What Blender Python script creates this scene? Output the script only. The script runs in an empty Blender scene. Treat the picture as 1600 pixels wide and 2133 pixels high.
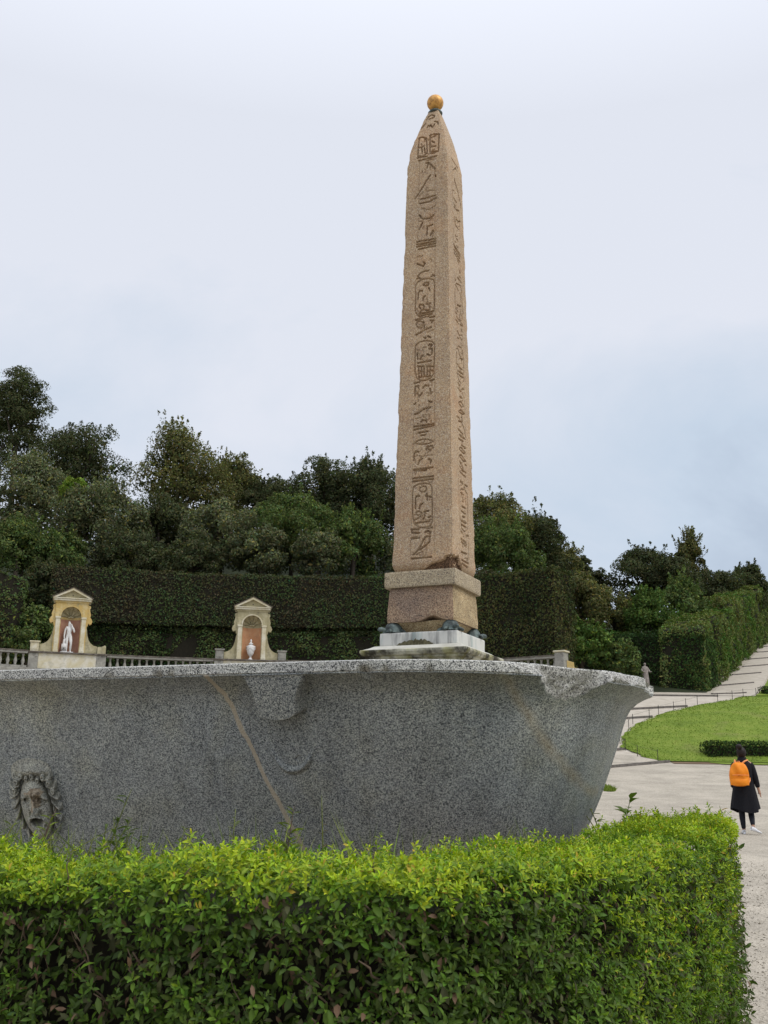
import bpy, math, random
import numpy as np
from mathutils import Matrix, Vector

scene = bpy.context.scene
COL = scene.collection
PI = math.pi

# ------------------------------------------------------------------ camera
PITCH, ROLL, EYE = 0.2567, 0.01443, 1.45
cam = bpy.data.cameras.new('camera')
cam.sensor_fit = 'VERTICAL'
cam.sensor_height = 36.0
cam.lens = 36.0 * 2146.7 / 2133.0
cam.clip_start = 0.05
cam.clip_end = 3000
cam_ob = bpy.data.objects.new('camera', cam)
COL.objects.link(cam_ob)
_F = Vector((0, math.cos(PITCH), math.sin(PITCH)))
_R = Vector((1, 0, 0))
_U = _R.cross(_F)
_R2 = _R * math.cos(ROLL) + _U * math.sin(ROLL)
_U2 = -_R * math.sin(ROLL) + _U * math.cos(ROLL)
cam_ob.matrix_world = Matrix(((_R2.x, _U2.x, -_F.x, 0), (_R2.y, _U2.y, -_F.y, 0), (_R2.z, _U2.z, -_F.z, EYE), (0, 0, 0, 1)))
scene.camera = cam_ob

# ------------------------------------------------------------------ sky (overcast) and veiled sun
SUN_EL, SUN_AZ = math.radians(52), math.radians(118)      # azimuth clockwise from +Y
world = bpy.data.worlds.new('World')
scene.world = world
world.use_nodes = True
wn = world.node_tree
wn.nodes.clear()
def WN(t, **kw):
    n = wn.nodes.new(t)
    for k, v in kw.items():
        if k.startswith('i_'):
            n.inputs[int(k[2:])].default_value = v
        else:
            setattr(n, k, v)
    return n
w_out = WN('ShaderNodeOutputWorld')
w_bg = WN('ShaderNodeBackground', i_1=1.0)
w_sky = WN('ShaderNodeTexSky', sky_type='NISHITA', sun_disc=False, sun_elevation=SUN_EL, sun_rotation=SUN_AZ)
w_sc = WN('ShaderNodeMixRGB', blend_type='MULTIPLY', i_0=1.0, i_2=(0.1, 0.1, 0.1, 1))
w_tc = WN('ShaderNodeTexCoord')
w_map = WN('ShaderNodeMapping')
w_map.inputs['Scale'].default_value = (1.0, 1.0, 2.2)
w_map.inputs['Location'].default_value = (5.1, 0.6, 2.4)
w_no = WN('ShaderNodeTexNoise')
w_no.inputs['Scale'].default_value = 1.7
w_no.inputs['Detail'].default_value = 7
w_no.inputs['Roughness'].default_value = 0.56
w_no.inputs['Distortion'].default_value = 0.35
w_sep = WN('ShaderNodeSeparateXYZ')
w_m1 = WN('ShaderNodeMath', operation='MULTIPLY_ADD', i_1=0.95, i_2=-0.43)   # elevation
w_m2 = WN('ShaderNodeMath', operation='MULTIPLY_ADD', i_1=1.75)
w_ramp = WN('ShaderNodeValToRGB')
cr = w_ramp.color_ramp
cr.elements[0].position = 0.12
cr.elements[0].color = (0.42, 0.50, 0.635, 1)
cr.elements[1].position = 0.92
cr.elements[1].color = (0.835, 0.87, 0.96, 1)
e = cr.elements.new(0.45)
e.color = (0.63, 0.73, 0.86, 1)
w_mix = WN('ShaderNodeMixRGB', blend_type='MIX', i_0=0.08)
L = wn.links.new
L(w_tc.outputs['Generated'], w_map.inputs['Vector'])
L(w_map.outputs[0], w_no.inputs['Vector'])
L(w_tc.outputs['Generated'], w_sep.inputs[0])
L(w_sep.outputs[2], w_m1.inputs[0])
L(w_no.outputs[0], w_m2.inputs[0])
L(w_m1.outputs[0], w_m2.inputs[2])
L(w_m2.outputs[0], w_ramp.inputs[0])
L(w_sky.outputs[0], w_sc.inputs[1])
# overcast sky: brighter towards the zenith
w_z = WN('ShaderNodeMapRange', i_1=0.58, i_2=1.0, i_3=0.97, i_4=1.8)
w_zm = WN('ShaderNodeVectorMath', operation='SCALE')
L(w_sep.outputs[2], w_z.inputs[0])
L(w_ramp.outputs[0], w_zm.inputs[0])
L(w_z.outputs[0], w_zm.inputs['Scale'])
L(w_zm.outputs[0], w_mix.inputs[1])
L(w_sc.outputs[0], w_mix.inputs[2])
L(w_mix.outputs[0], w_bg.inputs[0])
L(w_bg.outputs[0], w_out.inputs[0])

sun = bpy.data.lights.new('sun', 'SUN')
sun.energy = 1.5
sun.angle = math.radians(25)
sun.color = (1.0, 0.96, 0.9)
sun_ob = bpy.data.objects.new('sun', sun)
COL.objects.link(sun_ob)
_sd = Vector((math.sin(SUN_AZ) * math.cos(SUN_EL), math.cos(SUN_AZ) * math.cos(SUN_EL), math.sin(SUN_EL)))
sun_ob.rotation_euler = _sd.to_track_quat('Z', 'Y').to_euler()

vs = scene.view_settings
vs.view_transform = 'Standard'
vs.look = 'None'
vs.exposure = 0.0
vs.gamma = 1.0
vs.use_curve_mapping = False
scene.render.engine = 'CYCLES'
scene.cycles.use_denoising = True
scene.cycles.max_bounces = 6
scene.cycles.diffuse_bounces = 3
scene.cycles.transparent_max_bounces = 4

# ------------------------------------------------------------------ helpers
def empty(name, loc, label=None, cat=None, group=None, kind=None):
    o = bpy.data.objects.new(name, None)
    COL.objects.link(o)
    o.location = loc
    o.empty_display_size = 0.1
    tag(o, label, cat, group, kind)
    return o
def tag(o, label=None, cat=None, group=None, kind=None):
    if label: o['label'] = label
    if cat: o['category'] = cat
    if group: o['group'] = group
    if kind: o['kind'] = kind
    return o
def link(name, me, mats, parent=None, loc=(0, 0, 0), rz=0.0):
    for m in (mats if isinstance(mats, (list, tuple)) else [mats]):
        me.materials.append(m)
    return inst(name, me, parent, loc, rz)
def inst(name, me, parent=None, loc=(0, 0, 0), rz=0.0):
    o = bpy.data.objects.new(name, me)
    COL.objects.link(o)
    o.location = loc
    o.rotation_euler = (0, 0, rz)
    if parent: o.parent = parent
    return o
def pymesh(name, V, Fc, smooth=False, midx=None):
    me = bpy.data.meshes.new(name)
    me.from_pydata([tuple(map(float, v)) for v in V], [], Fc)
    if smooth: me.polygons.foreach_set('use_smooth', [True] * len(me.polygons))
    if midx is not None: me.polygons.foreach_set('material_index', list(midx))
    me.update()
    return me
def npmesh(name, V, Q, smooth=False, midx=None, col=None):
    """V (n,3), Q (m,k) index array of same-size polygons"""
    me = bpy.data.meshes.new(name)
    V = np.asarray(V, np.float32); Q = np.asarray(Q, np.int32)
    m, k = Q.shape
    me.vertices.add(len(V)); me.vertices.foreach_set('co', V.ravel())
    me.loops.add(m * k); me.loops.foreach_set('vertex_index', Q.ravel())
    me.polygons.add(m)
    me.polygons.foreach_set('loop_start', np.arange(m, dtype=np.int32) * k)
    me.polygons.foreach_set('loop_total', np.full(m, k, np.int32))
    if smooth: me.polygons.foreach_set('use_smooth', np.ones(m, bool))
    if midx is not None: me.polygons.foreach_set('material_index', np.asarray(midx, np.int32))
    if col is not None:
        ca = me.color_attributes.new('col', 'FLOAT_COLOR', 'POINT')
        c4 = np.ones((len(V), 4), np.float32); c4[:, :3] = col
        ca.data.foreach_set('color', c4.ravel())
    me.update(calc_edges=True)
    return me
def box(V, Fc, x0, x1, y0, y1, z0, z1, bev=0.0):
    n = len(V)
    if bev <= 0:
        V += [(x0, y0, z0), (x1, y0, z0), (x1, y1, z0), (x0, y1, z0), (x0, y0, z1), (x1, y0, z1), (x1, y1, z1), (x0, y1, z1)]
        Fc += [tuple(n + i for i in f) for f in ((0, 3, 2, 1), (4, 5, 6, 7), (0, 1, 5, 4), (1, 2, 6, 5), (2, 3, 7, 6), (3, 0, 4, 7))]
        return
    b = bev
    rings = [(z0, b), (z0 + b, 0), (z1 - b, 0), (z1, b)]
    for z, o in rings:
        c = b - 0 if o == 0 else b
        X0, X1, Y0, Y1 = x0 + o, x1 - o, y0 + o, y1 - o
        V += [(X0 + c, Y0, z), (X1 - c, Y0, z), (X1, Y0 + c, z), (X1, Y1 - c, z), (X1 - c, Y1, z), (X0 + c, Y1, z), (X0, Y1 - c, z), (X0, Y0 + c, z)]
    for r in range(3):
        for i in range(8):
            j = (i + 1) % 8
            Fc.append((n + r * 8 + i, n + r * 8 + j, n + r * 8 + 8 + j, n + r * 8 + 8 + i))
    Fc.append(tuple(n + 7 - i for i in range(8)))
    Fc.append(tuple(n + 24 + i for i in range(8)))
def boxmesh(name, *a, bev=0.0):
    V, Fc = [], []
    box(V, Fc, *a, bev=bev)
    return pymesh(name, V, Fc)
def lathe(name, prof, n=20, squash=1.0):
    V, Fc = [], []
    for r, z in prof:
        for i in range(n):
            a = 2 * PI * i / n
            V.append((r * math.cos(a), r * math.sin(a) * squash, z))
    for k in range(len(prof) - 1):
        for i in range(n):
            j = (i + 1) % n
            Fc.append((k * n + i, k * n + j, k * n + n + j, k * n + n + i))
    Fc.append(tuple(range(n - 1, -1, -1)))
    Fc.append(tuple((len(prof) - 1) * n + i for i in range(n)))
    return pymesh(name, V, Fc, True)
def tube(V, Fc, pts, rad, n=7):
    pts = [Vector(p) for p in pts]
    base = len(V)
    for k, p in enumerate(pts):
        d = (pts[min(k + 1, len(pts) - 1)] - pts[max(k - 1, 0)]).normalized()
        s = d.cross(Vector((0, 0, 1)))
        if s.length < 1e-3: s = d.cross(Vector((1, 0, 0)))
        s.normalize(); t = d.cross(s)
        for i in range(n):
            a = 2 * PI * i / n
            V.append(tuple(p + (s * math.cos(a) + t * math.sin(a)) * rad[k]))
    for k in range(len(pts) - 1):
        for i in range(n):
            j = (i + 1) % n
            Fc.append((base + k * n + i, base + k * n + j, base + k * n + n + j, base + k * n + n + i))
    Fc.append(tuple(base + i for i in range(n - 1, -1, -1)))
    Fc.append(tuple(base + (len(pts) - 1) * n + i for i in range(n)))
def prism(name, poly, y0, y1):
    """polygon in (x,z) extruded along y"""
    n = len(poly)
    V = [(x, y0, z) for x, z in poly] + [(x, y1, z) for x, z in poly]
    Fc = [tuple(range(n)), tuple(range(2 * n - 1, n - 1, -1))] + [(j, i, n + i, n + j) for i, j in ((i, (i + 1) % n) for i in range(n))]
    return pymesh(name, V, Fc)
def skin_mesh(name, pts, edges, rad, parent, mat, loc=(0, 0, 0), rz=0, sub=2):
    me = bpy.data.meshes.new(name)
    me.from_pydata(pts, edges, [])
    me.materials.append(mat)
    o = inst(name, me, parent, loc, rz)
    m = o.modifiers.new('skin', 'SKIN')
    m.use_smooth_shade = True
    sv = me.skin_vertices[0].data
    for i, r in enumerate(rad):
        sv[i].radius = (r, r) if not isinstance(r, tuple) else r
        sv[i].use_root = (i == 0)
    s = o.modifiers.new('sub', 'SUBSURF')
    s.levels = sub; s.render_levels = sub
    return o
def vnoise(P, seed=0):
    """value noise in numpy, P (n,3) -> 0..1"""
    P = np.asarray(P, float)
    i = np.floor(P).astype(np.int64); f = P - i
    f = f * f * (3 - 2 * f)
    def h(a, b, c):
        v = (a * 374761393 + b * 668265263 + c * 1274126177 + seed * 974711) & 0x7fffffff
        v = ((v ^ (v >> 13)) * 1274126177) & 0x7fffffff
        return ((v ^ (v >> 16)) & 0xffff) / 65535.0
    r = 0
    for dx in (0, 1):
        for dy in (0, 1):
            for dz in (0, 1):
                w = (f[:, 0] if dx else 1 - f[:, 0]) * (f[:, 1] if dy else 1 - f[:, 1]) * (f[:, 2] if dz else 1 - f[:, 2])
                r = r + w * h(i[:, 0] + dx, i[:, 1] + dy, i[:, 2] + dz)
    return r
def fbm(P, seed=0, o=3):
    P = np.asarray(P, float); r = 0; a = 0.5; s = 0
    for k in range(o):
        r = r + a * vnoise(P * 2 ** k, seed + k); s += a; a *= 0.5
    return r / s
def sstep(a, b, x):
    t = np.clip((x - a) / (b - a), 0, 1)
    return t * t * (3 - 2 * t)

# ------------------------------------------------------------------ materials
class Mat:
    def __init__(s, name, rough=0.8, spec=0.3):
        s.m = bpy.data.materials.new(name); s.m.use_nodes = True
        s.t = s.m.node_tree; s.b = s.t.nodes['Principled BSDF']
        s.b.inputs['Roughness'].default_value = rough
        s.b.inputs['Specular IOR Level'].default_value = spec
        s.tc = s.n('ShaderNodeTexCoord')
    def n(s, t, ins=None, **kw):
        n = s.t.nodes.new(t)
        for k, v in kw.items(): setattr(n, k, v)
        for k, v in (ins or {}).items():
            if isinstance(v, bpy.types.NodeSocket): s.t.links.new(v, n.inputs[k])
            else: n.inputs[k].default_value = v
        return n
    def noise(s, scale, detail=3, rough=0.5, vec=None, dist=0.0):
        return s.n('ShaderNodeTexNoise', {'Vector': vec or s.tc.outputs['Object'], 'Scale': scale, 'Detail': detail, 'Roughness': rough, 'Distortion': dist}).outputs[0]
    def vor(s, scale, out='Color', vec=None, **kw):
        return s.n('ShaderNodeTexVoronoi', {'Vector': vec or s.tc.outputs['Object'], 'Scale': scale}, **kw).outputs[out]
    def ramp(s, fac, stops, interp='LINEAR'):
        n = s.n('ShaderNodeValToRGB', {'Fac': fac}); r = n.color_ramp; r.interpolation = interp
        while len(r.elements) < len(stops): r.elements.new(0.5)
        for e, (p, c) in zip(r.elements, stops):
            e.position = p; e.color = (c, c, c, 1) if not isinstance(c, tuple) else (*c, 1)
        return n.outputs[0]
    def mix(s, fac, a, b, mode='MIX'):
        col = lambda c: (*c, 1) if isinstance(c, tuple) else c
        return s.n('ShaderNodeMixRGB', {0: fac, 1: col(a), 2: col(b)}, blend_type=mode).outputs[0]
    def math(s, op, a, b=0.0, c=0.0):
        n = s.n('ShaderNodeMath', {0: a, 1: b, 2: c}, operation=op); return n.outputs[0]
    def sep(s, vec=None):
        return s.n('ShaderNodeSeparateXYZ', {0: vec or s.tc.outputs['Object']}).outputs
    def color(s, c): s.t.links.new(c, s.b.inputs['Base Color']); return s
    def rough(s, c): s.t.links.new(c, s.b.inputs['Roughness']); return s
    def bump(s, h, strength=0.3, dist=0.01):
        b = s.n('ShaderNodeBump', {'Height': h, 'Strength': strength, 'Distance': dist})
        s.t.links.new(b.outputs[0], s.b.inputs['Normal']); return s

def flat_noise(name, c0, c1, scale, rough=0.85, bump=0.2, bdist=0.01, detail=5, spec=0.2):
    m = Mat(name, rough, spec)
    f = m.noise(scale, detail, 0.6)
    m.color(m.ramp(f, [(0.3, c0), (0.7, c1)]))
    m.bump(f, bump, bdist)
    return m.m

def foliage(name, rough=0.5, trans=0.25, spec=0.35, tint=True):
    m = Mat(name, rough, spec)
    a = m.n('ShaderNodeAttribute', attribute_name='col').outputs['Color']
    if tint:
        oi = m.n('ShaderNodeObjectInfo').outputs['Color']
        a = m.mix(1.0, a, oi, 'MULTIPLY')
    m.color(a)
    tr = m.n('ShaderNodeBsdfTranslucent', {'Color': m.mix(1.0, a, (1.0, 1.1, 0.45), 'MULTIPLY')})
    mx = m.n('ShaderNodeMixShader', {0: trans, 1: m.b.outputs[0], 2: tr.outputs[0]})
    out = m.t.nodes['Material Output']
    m.t.links.new(mx.outputs[0], out.inputs[0])
    return m.m

def granite(name, stops, scale=105.0, rough=0.75, big=((0.9, 0.9, 0.9), (1.1, 1.08, 1.0)), bigs=1.3, bump=0.25, bdist=0.004, spec=0.3, extra=None, fine=True):
    m = Mat(name, rough, spec)
    wob = m.n('ShaderNodeVectorMath', {0: m.n('ShaderNodeTexNoise', {'Vector': m.tc.outputs['Object'], 'Scale': scale * 0.8, 'Detail': 2.0}).outputs[1]}, operation='SCALE')
    wob.inputs['Scale'].default_value = 0.9 / scale
    vec = m.n('ShaderNodeVectorMath', {0: m.tc.outputs['Object'], 1: wob.outputs[0]}, operation='ADD').outputs[0]
    v = m.sep(m.vor(scale, vec=vec))[0]
    c = m.ramp(v, stops, 'CONSTANT')
    v2 = m.sep(m.vor(scale * 2.3, vec=vec))[1]
    if fine: c = m.mix(0.35, c, m.ramp(v2, [(0.0, 0.55), (0.3, 0.95), (0.8, 1.25)], 'CONSTANT'), 'MULTIPLY')
    bn = m.noise(bigs, 4, 0.55, dist=0.3)
    c = m.mix(1.0, c, m.ramp(bn, [(0.3, big[0]), (0.7, big[1])]), 'MULTIPLY')
    if extra: c = extra(m, c)
    m.color(c)
    m.bump(m.math('ADD', v2, m.noise(scale * 0.6, 3)), bump, bdist)
    return m.m

# stones
def basin_extra(m, c):
    x, y, z = m.sep()[:3]
    # olive weathering patches, ochre stain and pale vein: marks of the stone itself
    pt = m.ramp(m.noise(2.1, 4, 0.6, dist=0.4), [(0.50, 0.0), (0.72, 0.40)])
    c = m.mix(pt, c, m.mix(1.0, c, (1.05, 0.95, 0.62), 'MULTIPLY'))
    # water runs down the flank and a few pale lime bleeds
    run = m.noise(1.0, 5, 0.6, vec=m.n('ShaderNodeMapping', {'Vector': m.tc.outputs['Object'], 'Scale': (7.0, 7.0, 0.7)}).outputs[0])
    c = m.mix(1.0, c, m.ramp(run, [(0.32, 0.80), (0.5, 1.0), (0.72, 1.12)]), 'MULTIPLY')
    lich = m.ramp(m.noise(16, 5, 0.7), [(0.60, 0.0), (0.72, 0.35)])
    c = m.mix(lich, c, (0.34, 0.33, 0.25))
    wob = m.math('MULTIPLY', m.math('SUBTRACT', m.noise(7, 3), 0.5), 0.05)
    front = m.math('LESS_THAN', y, 0.0)
    def line(x0, k, z0, w, soft, curve=0.0):
        t = m.math('SUBTRACT', z0, z)
        xl = m.math('MULTIPLY_ADD', t, k, x0)
        if curve: xl = m.math('MULTIPLY_ADD', m.math('MULTIPLY', t, t), curve, xl)
        d = m.math('ABSOLUTE', m.math('ADD', m.math('SUBTRACT', x, xl), wob))
        return m.math('MULTIPLY', m.ramp(m.math('MULTIPLY', d, 10.0), [(w * 10, 1.0), ((w + soft) * 10, 0.0)]), front)
    c = m.mix(m.math('MULTIPLY', m.math('MULTIPLY', line(2.52, 0.33, 1.98, 0.004, 0.04, 0.22), 0.6), m.ramp(m.noise(5, 4), [(0.35, 0.1), (0.6, 1.0)])), c, m.mix(0.45, c, (0.40, 0.27, 0.09)))
    c = m.mix(m.math('MULTIPLY', line(1.80, -0.02, 1.98, 0.002, 0.003), 0.3), c, (0.03, 0.03, 0.03))
    c = m.mix(m.math('MULTIPLY', line(1.015, 0.44, 1.965, 0.011, 0.006), 0.9), c, m.mix(0.78, c, (0.52, 0.43, 0.30)))
    return c
G_BODY = granite('grey_granite_body', [(0.0, (0.055, 0.060, 0.064)), (0.20, (0.165, 0.176, 0.182)), (0.42, (0.30, 0.312, 0.305)), (0.68, (0.44, 0.45, 0.415)), (0.90, (0.56, 0.56, 0.515))],
                 scale=250, rough=0.5, big=((0.88, 0.92, 0.97), (1.10, 1.10, 1.06)), bigs=0.9, extra=basin_extra, spec=0.35)
G_RIM = granite('pale_granite_rim', [(0.0, (0.04, 0.04, 0.045)), (0.16, (0.17, 0.17, 0.165)), (0.34, (0.42, 0.42, 0.40)), (0.62, (0.62, 0.61, 0.57)), (0.85, (0.74, 0.73, 0.70))],
                scale=230, rough=0.85, big=((0.85, 0.85, 0.85), (1.05, 1.05, 1.0)), bigs=4)
G_CHIP = granite('broken_granite', [(0.0, (0.12, 0.12, 0.12)), (0.14, (0.34, 0.33, 0.31)), (0.36, (0.55, 0.54, 0.51)), (0.7, (0.74, 0.73, 0.69))],
                 scale=170, rough=0.9, big=((0.75, 0.74, 0.7), (1.1, 1.1, 1.08)), bigs=9, bump=0.8, bdist=0.012)
G_MASK = granite('mask_granite', [(0.0, (0.13, 0.13, 0.125)), (0.2, (0.27, 0.27, 0.255)), (0.45, (0.40, 0.40, 0.37)), (0.75, (0.54, 0.535, 0.48))],
                 scale=220, rough=0.8, big=((0.8, 0.79, 0.74), (1.15, 1.13, 1.02)), bigs=14)
def ob_extra(m, c):
    pt = m.ramp(m.noise(3.5, 4, 0.6), [(0.5, 0.0), (0.75, 0.5)])
    c = m.mix(pt, c, m.mix(1.0, c, (1.12, 0.86, 0.66), 'MULTIPLY'))
    pt2 = m.ramp(m.noise(1.4, 3, 0.6, vec=m.n('ShaderNodeVectorMath', {0: m.tc.outputs['Object'], 1: (3, 7, 1.0)}, operation='ADD').outputs[0]), [(0.45, 0.0), (0.7, 0.5)])
    return m.mix(pt2, c, m.mix(1.0, c, (0.85, 0.82, 0.84), 'MULTIPLY'))
PINK = [(0.0, (0.24, 0.18, 0.135)), (0.10, (0.37, 0.25, 0.165)), (0.34, (0.46, 0.33, 0.20)), (0.62, (0.545, 0.42, 0.265)), (0.86, (0.62, 0.53, 0.40))]
G_OBEL = granite('pink_granite', PINK, scale=170, rough=0.85, bump=0.12, big=((0.85, 0.84, 0.84), (1.05, 1.02, 0.98)), bigs=2.0, extra=ob_extra)
G_SLAB = granite('tan_granite', [(0.0, (0.13, 0.105, 0.085)), (0.15, (0.31, 0.245, 0.17)), (0.4, (0.43, 0.35, 0.235)), (0.75, (0.55, 0.47, 0.34))], scale=165, rough=0.85)
G_RED = granite('red_granite', [(0.0, (0.11, 0.085, 0.07)), (0.15, (0.25, 0.17, 0.12)), (0.45, (0.35, 0.25, 0.175)), (0.8, (0.46, 0.36, 0.26))], scale=165, rough=0.8, big=((0.8, 0.78, 0.8), (1.15, 1.08, 0.95)), bigs=4)
G_OCHRE = granite('ochre_lichen_granite', [(0.0, (0.17, 0.125, 0.08)), (0.15, (0.38, 0.28, 0.16)), (0.45, (0.49, 0.39, 0.235)), (0.8, (0.60, 0.52, 0.36))], scale=165, rough=0.85, big=((0.72, 0.68, 0.62), (1.15, 1.1, 1.0)), bigs=6)
G_BROKEN = granite('broken_pink_granite', [(0.0, (0.08, 0.05, 0.035)), (0.3, (0.20, 0.12, 0.07)), (0.7, (0.33, 0.20, 0.12))], scale=160, rough=0.95, bump=0.9, bdist=0.012)
def streaky_marble(name):
    m = Mat(name, 0.6, 0.4)
    vec = m.n('ShaderNodeMapping', {'Vector': m.tc.outputs['Object'], 'Scale': (9.0, 9.0, 1.1)}).outputs[0]
    st = m.noise(1.3, 5, 0.65, vec=vec)
    c = m.mix(m.ramp(st, [(0.50, 0.0), (0.66, 0.8)]), (0.62, 0.61, 0.56), (0.16, 0.155, 0.15))
    g = m.noise(2.1, 4, 0.6, vec=m.n('ShaderNodeMapping', {'Vector': m.tc.outputs['Object'], 'Scale': (5.0, 5.0, 0.8), 'Location': (4.0, 1.0, 0.0)}).outputs[0])
    c = m.mix(m.ramp(g, [(0.56, 0.0), (0.7, 0.55)]), c, (0.33, 0.45, 0.42))
    m.color(c).bump(m.noise(60, 3), 0.15, 0.004)
    return m.m
MARBLE = streaky_marble('streaked_marble')
def mossy(name):
    m = Mat(name, 0.85, 0.3)
    n1 = m.noise(5, 5, 0.65)
    c = m.mix(m.ramp(n1, [(0.42, 0.0), (0.6, 1.0)]), (0.56, 0.54, 0.42), (0.05, 0.045, 0.03))
    c = m.mix(m.ramp(m.noise(9, 4), [(0.5, 0.0), (0.65, 0.55)]), c, (0.36, 0.34, 0.12))
    m.color(c).bump(n1, 0.4, 0.01)
    return m.m
MOSSY = mossy('mossy_marble')
def verdigris(name):
    m = Mat(name, 0.55, 0.4); m.b.inputs['Metallic'].default_value = 0.25
    n1 = m.noise(18, 4, 0.6)
    m.color(m.ramp(n1, [(0.35, (0.03, 0.035, 0.032)), (0.55, (0.095, 0.125, 0.118)), (0.75, (0.20, 0.25, 0.23))])).bump(n1, 0.3, 0.004)
    return m.m
BRONZE = verdigris('verdigris_bronze')
def gilt(name):
    m = Mat(name, 0.5, 0.5); m.b.inputs['Metallic'].default_value = 0.35
    n1 = m.noise(24, 5, 0.65)
    m.color(m.ramp(n1, [(0.35, (0.34, 0.17, 0.05)), (0.5, (0.62, 0.32, 0.08)), (0.7, (0.74, 0.43, 0.13))])).bump(n1, 0.3, 0.004)
    return m.m
GILT = gilt('worn_gilt')

# ground
def gravel(name):
    m = Mat(name, 0.95, 0.15)
    p = m.sep(m.vor(45))[0]
    c = m.ramp(p, [(0.0, (0.24, 0.205, 0.155)), (0.35, (0.41, 0.365, 0.295)), (0.8, (0.55, 0.50, 0.415))])
    c = m.mix(m.ramp(m.noise(0.35, 5, 0.6), [(0.35, 0.0), (0.7, 0.4)]), c, (0.42, 0.37, 0.29))
    c = m.mix(0.45, c, (0.47, 0.42, 0.34))
    c = m.mix(1.0, c, m.ramp(m.noise(0.9, 6, 0.68, dist=0.8), [(0.3, 0.74), (0.65, 1.08)]), 'MULTIPLY')
    m.color(c).bump(m.vor(45, 'Distance'), 0.6, 0.02)
    return m.m
GRAVEL = gravel('pale_gravel')
PATH = flat_noise('beaten_path', (0.39, 0.345, 0.275), (0.51, 0.46, 0.385), 3.0, 0.95)
KERB = flat_noise('kerb_stone', (0.10, 0.09, 0.08), (0.2, 0.18, 0.16), 8)
EARTH = flat_noise('bare_earth', (0.14, 0.085, 0.05), (0.22, 0.15, 0.09), 5)
def lawn_mat(name):
    m = Mat(name, 0.9, 0.15)
    a = m.noise(1.1, 5, 0.65); b = m.noise(9.0, 4, 0.7)
    c = m.ramp(m.math('ADD', m.math('MULTIPLY', a, 0.6), m.math('MULTIPLY', b, 0.4)), [(0.36, (0.11, 0.165, 0.022)), (0.5, (0.165, 0.235, 0.030)), (0.64, (0.23, 0.275, 0.05))])
    c = m.mix(m.ramp(m.noise(0.5, 6, 0.7, dist=0.5), [(0.55, 0.0), (0.72, 0.55)]), c, (0.20, 0.19, 0.07))
    m.color(c).bump(b, 0.8, 0.08)
    return m.m
LAWN = lawn_mat('lawn_grass')
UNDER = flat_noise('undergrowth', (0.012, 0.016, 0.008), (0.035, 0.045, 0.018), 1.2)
DARKCORE = flat_noise('painted_hedge_shade', (0.010, 0.009, 0.006), (0.028, 0.024, 0.014), 25)  # near-black colour standing in for the shade inside the hedges
BARK = flat_noise('bark', (0.05, 0.04, 0.03), (0.13, 0.105, 0.08), 14, bump=0.6)
TWIG = flat_noise('twig_bark', (0.07, 0.05, 0.032), (0.17, 0.125, 0.085), 60)
IRON = flat_noise('dark_iron', (0.025, 0.025, 0.022), (0.06, 0.055, 0.05), 20)
LEAF_FAR = foliage('leaf_far', 0.8, 0.2, 0.06)
LEAF_NEAR = foliage('leaf_near', 0.5, 0.3, 0.18, tint=False)

# stucco of the pavilions
def stucco(name, base, pale, dark, sc=2.2):
    m = Mat(name, 0.92, 0.2)
    n1 = m.noise(sc, 5, 0.65, dist=0.5); n2 = m.noise(sc * 2.3, 5, 0.7)
    c = m.mix(m.ramp(n1, [(0.45, 0.0), (0.62, 0.8)]), base, pale)
    c = m.mix(m.ramp(n2, [(0.52, 0.0), (0.68, 0.75)]), c, dark)
    m.color(c).bump(n2, 0.2, 0.02)
    return m.m
ST_YEL = stucco('ochre_stucco', (0.53, 0.38, 0.14), (0.60, 0.50, 0.28), (0.30, 0.27, 0.16))
ST_OLV = stucco('olive_stucco', (0.36, 0.32, 0.19), (0.50, 0.45, 0.30), (0.20, 0.18, 0.13))
ST_BASE = stucco('patched_stucco', (0.56, 0.50, 0.33), (0.70, 0.68, 0.62), (0.36, 0.34, 0.25), 1.0)
ST_STONE = stucco('weathered_pietra', (0.27, 0.26, 0.23), (0.38, 0.37, 0.32), (0.12, 0.11, 0.10), 2.5)
ST_TRIM = stucco('pale_trim', (0.56, 0.50, 0.34), (0.66, 0.63, 0.52), (0.42, 0.38, 0.26))
ST_CAP = stucco('dark_coping', (0.10, 0.085, 0.07), (0.2, 0.18, 0.15), (0.05, 0.045, 0.04), 3)
RED1 = stucco('rose_plaster', (0.38, 0.20, 0.135), (0.43, 0.26, 0.18), (0.28, 0.15, 0.11))
RED2 = stucco('terracotta_plaster', (0.52, 0.27, 0.14), (0.55, 0.33, 0.19), (0.40, 0.22, 0.13))
TILE = flat_noise('old_roof_tile', (0.06, 0.05, 0.04), (0.16, 0.13, 0.10), 8)
STATUE_W = flat_noise('white_marble', (0.60, 0.59, 0.57), (0.76, 0.75, 0.73), 9, 0.6)
STATUE_G = flat_noise('grey_weathered_marble', (0.20, 0.17, 0.15), (0.42, 0.37, 0.33), 5, 0.8)

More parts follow.
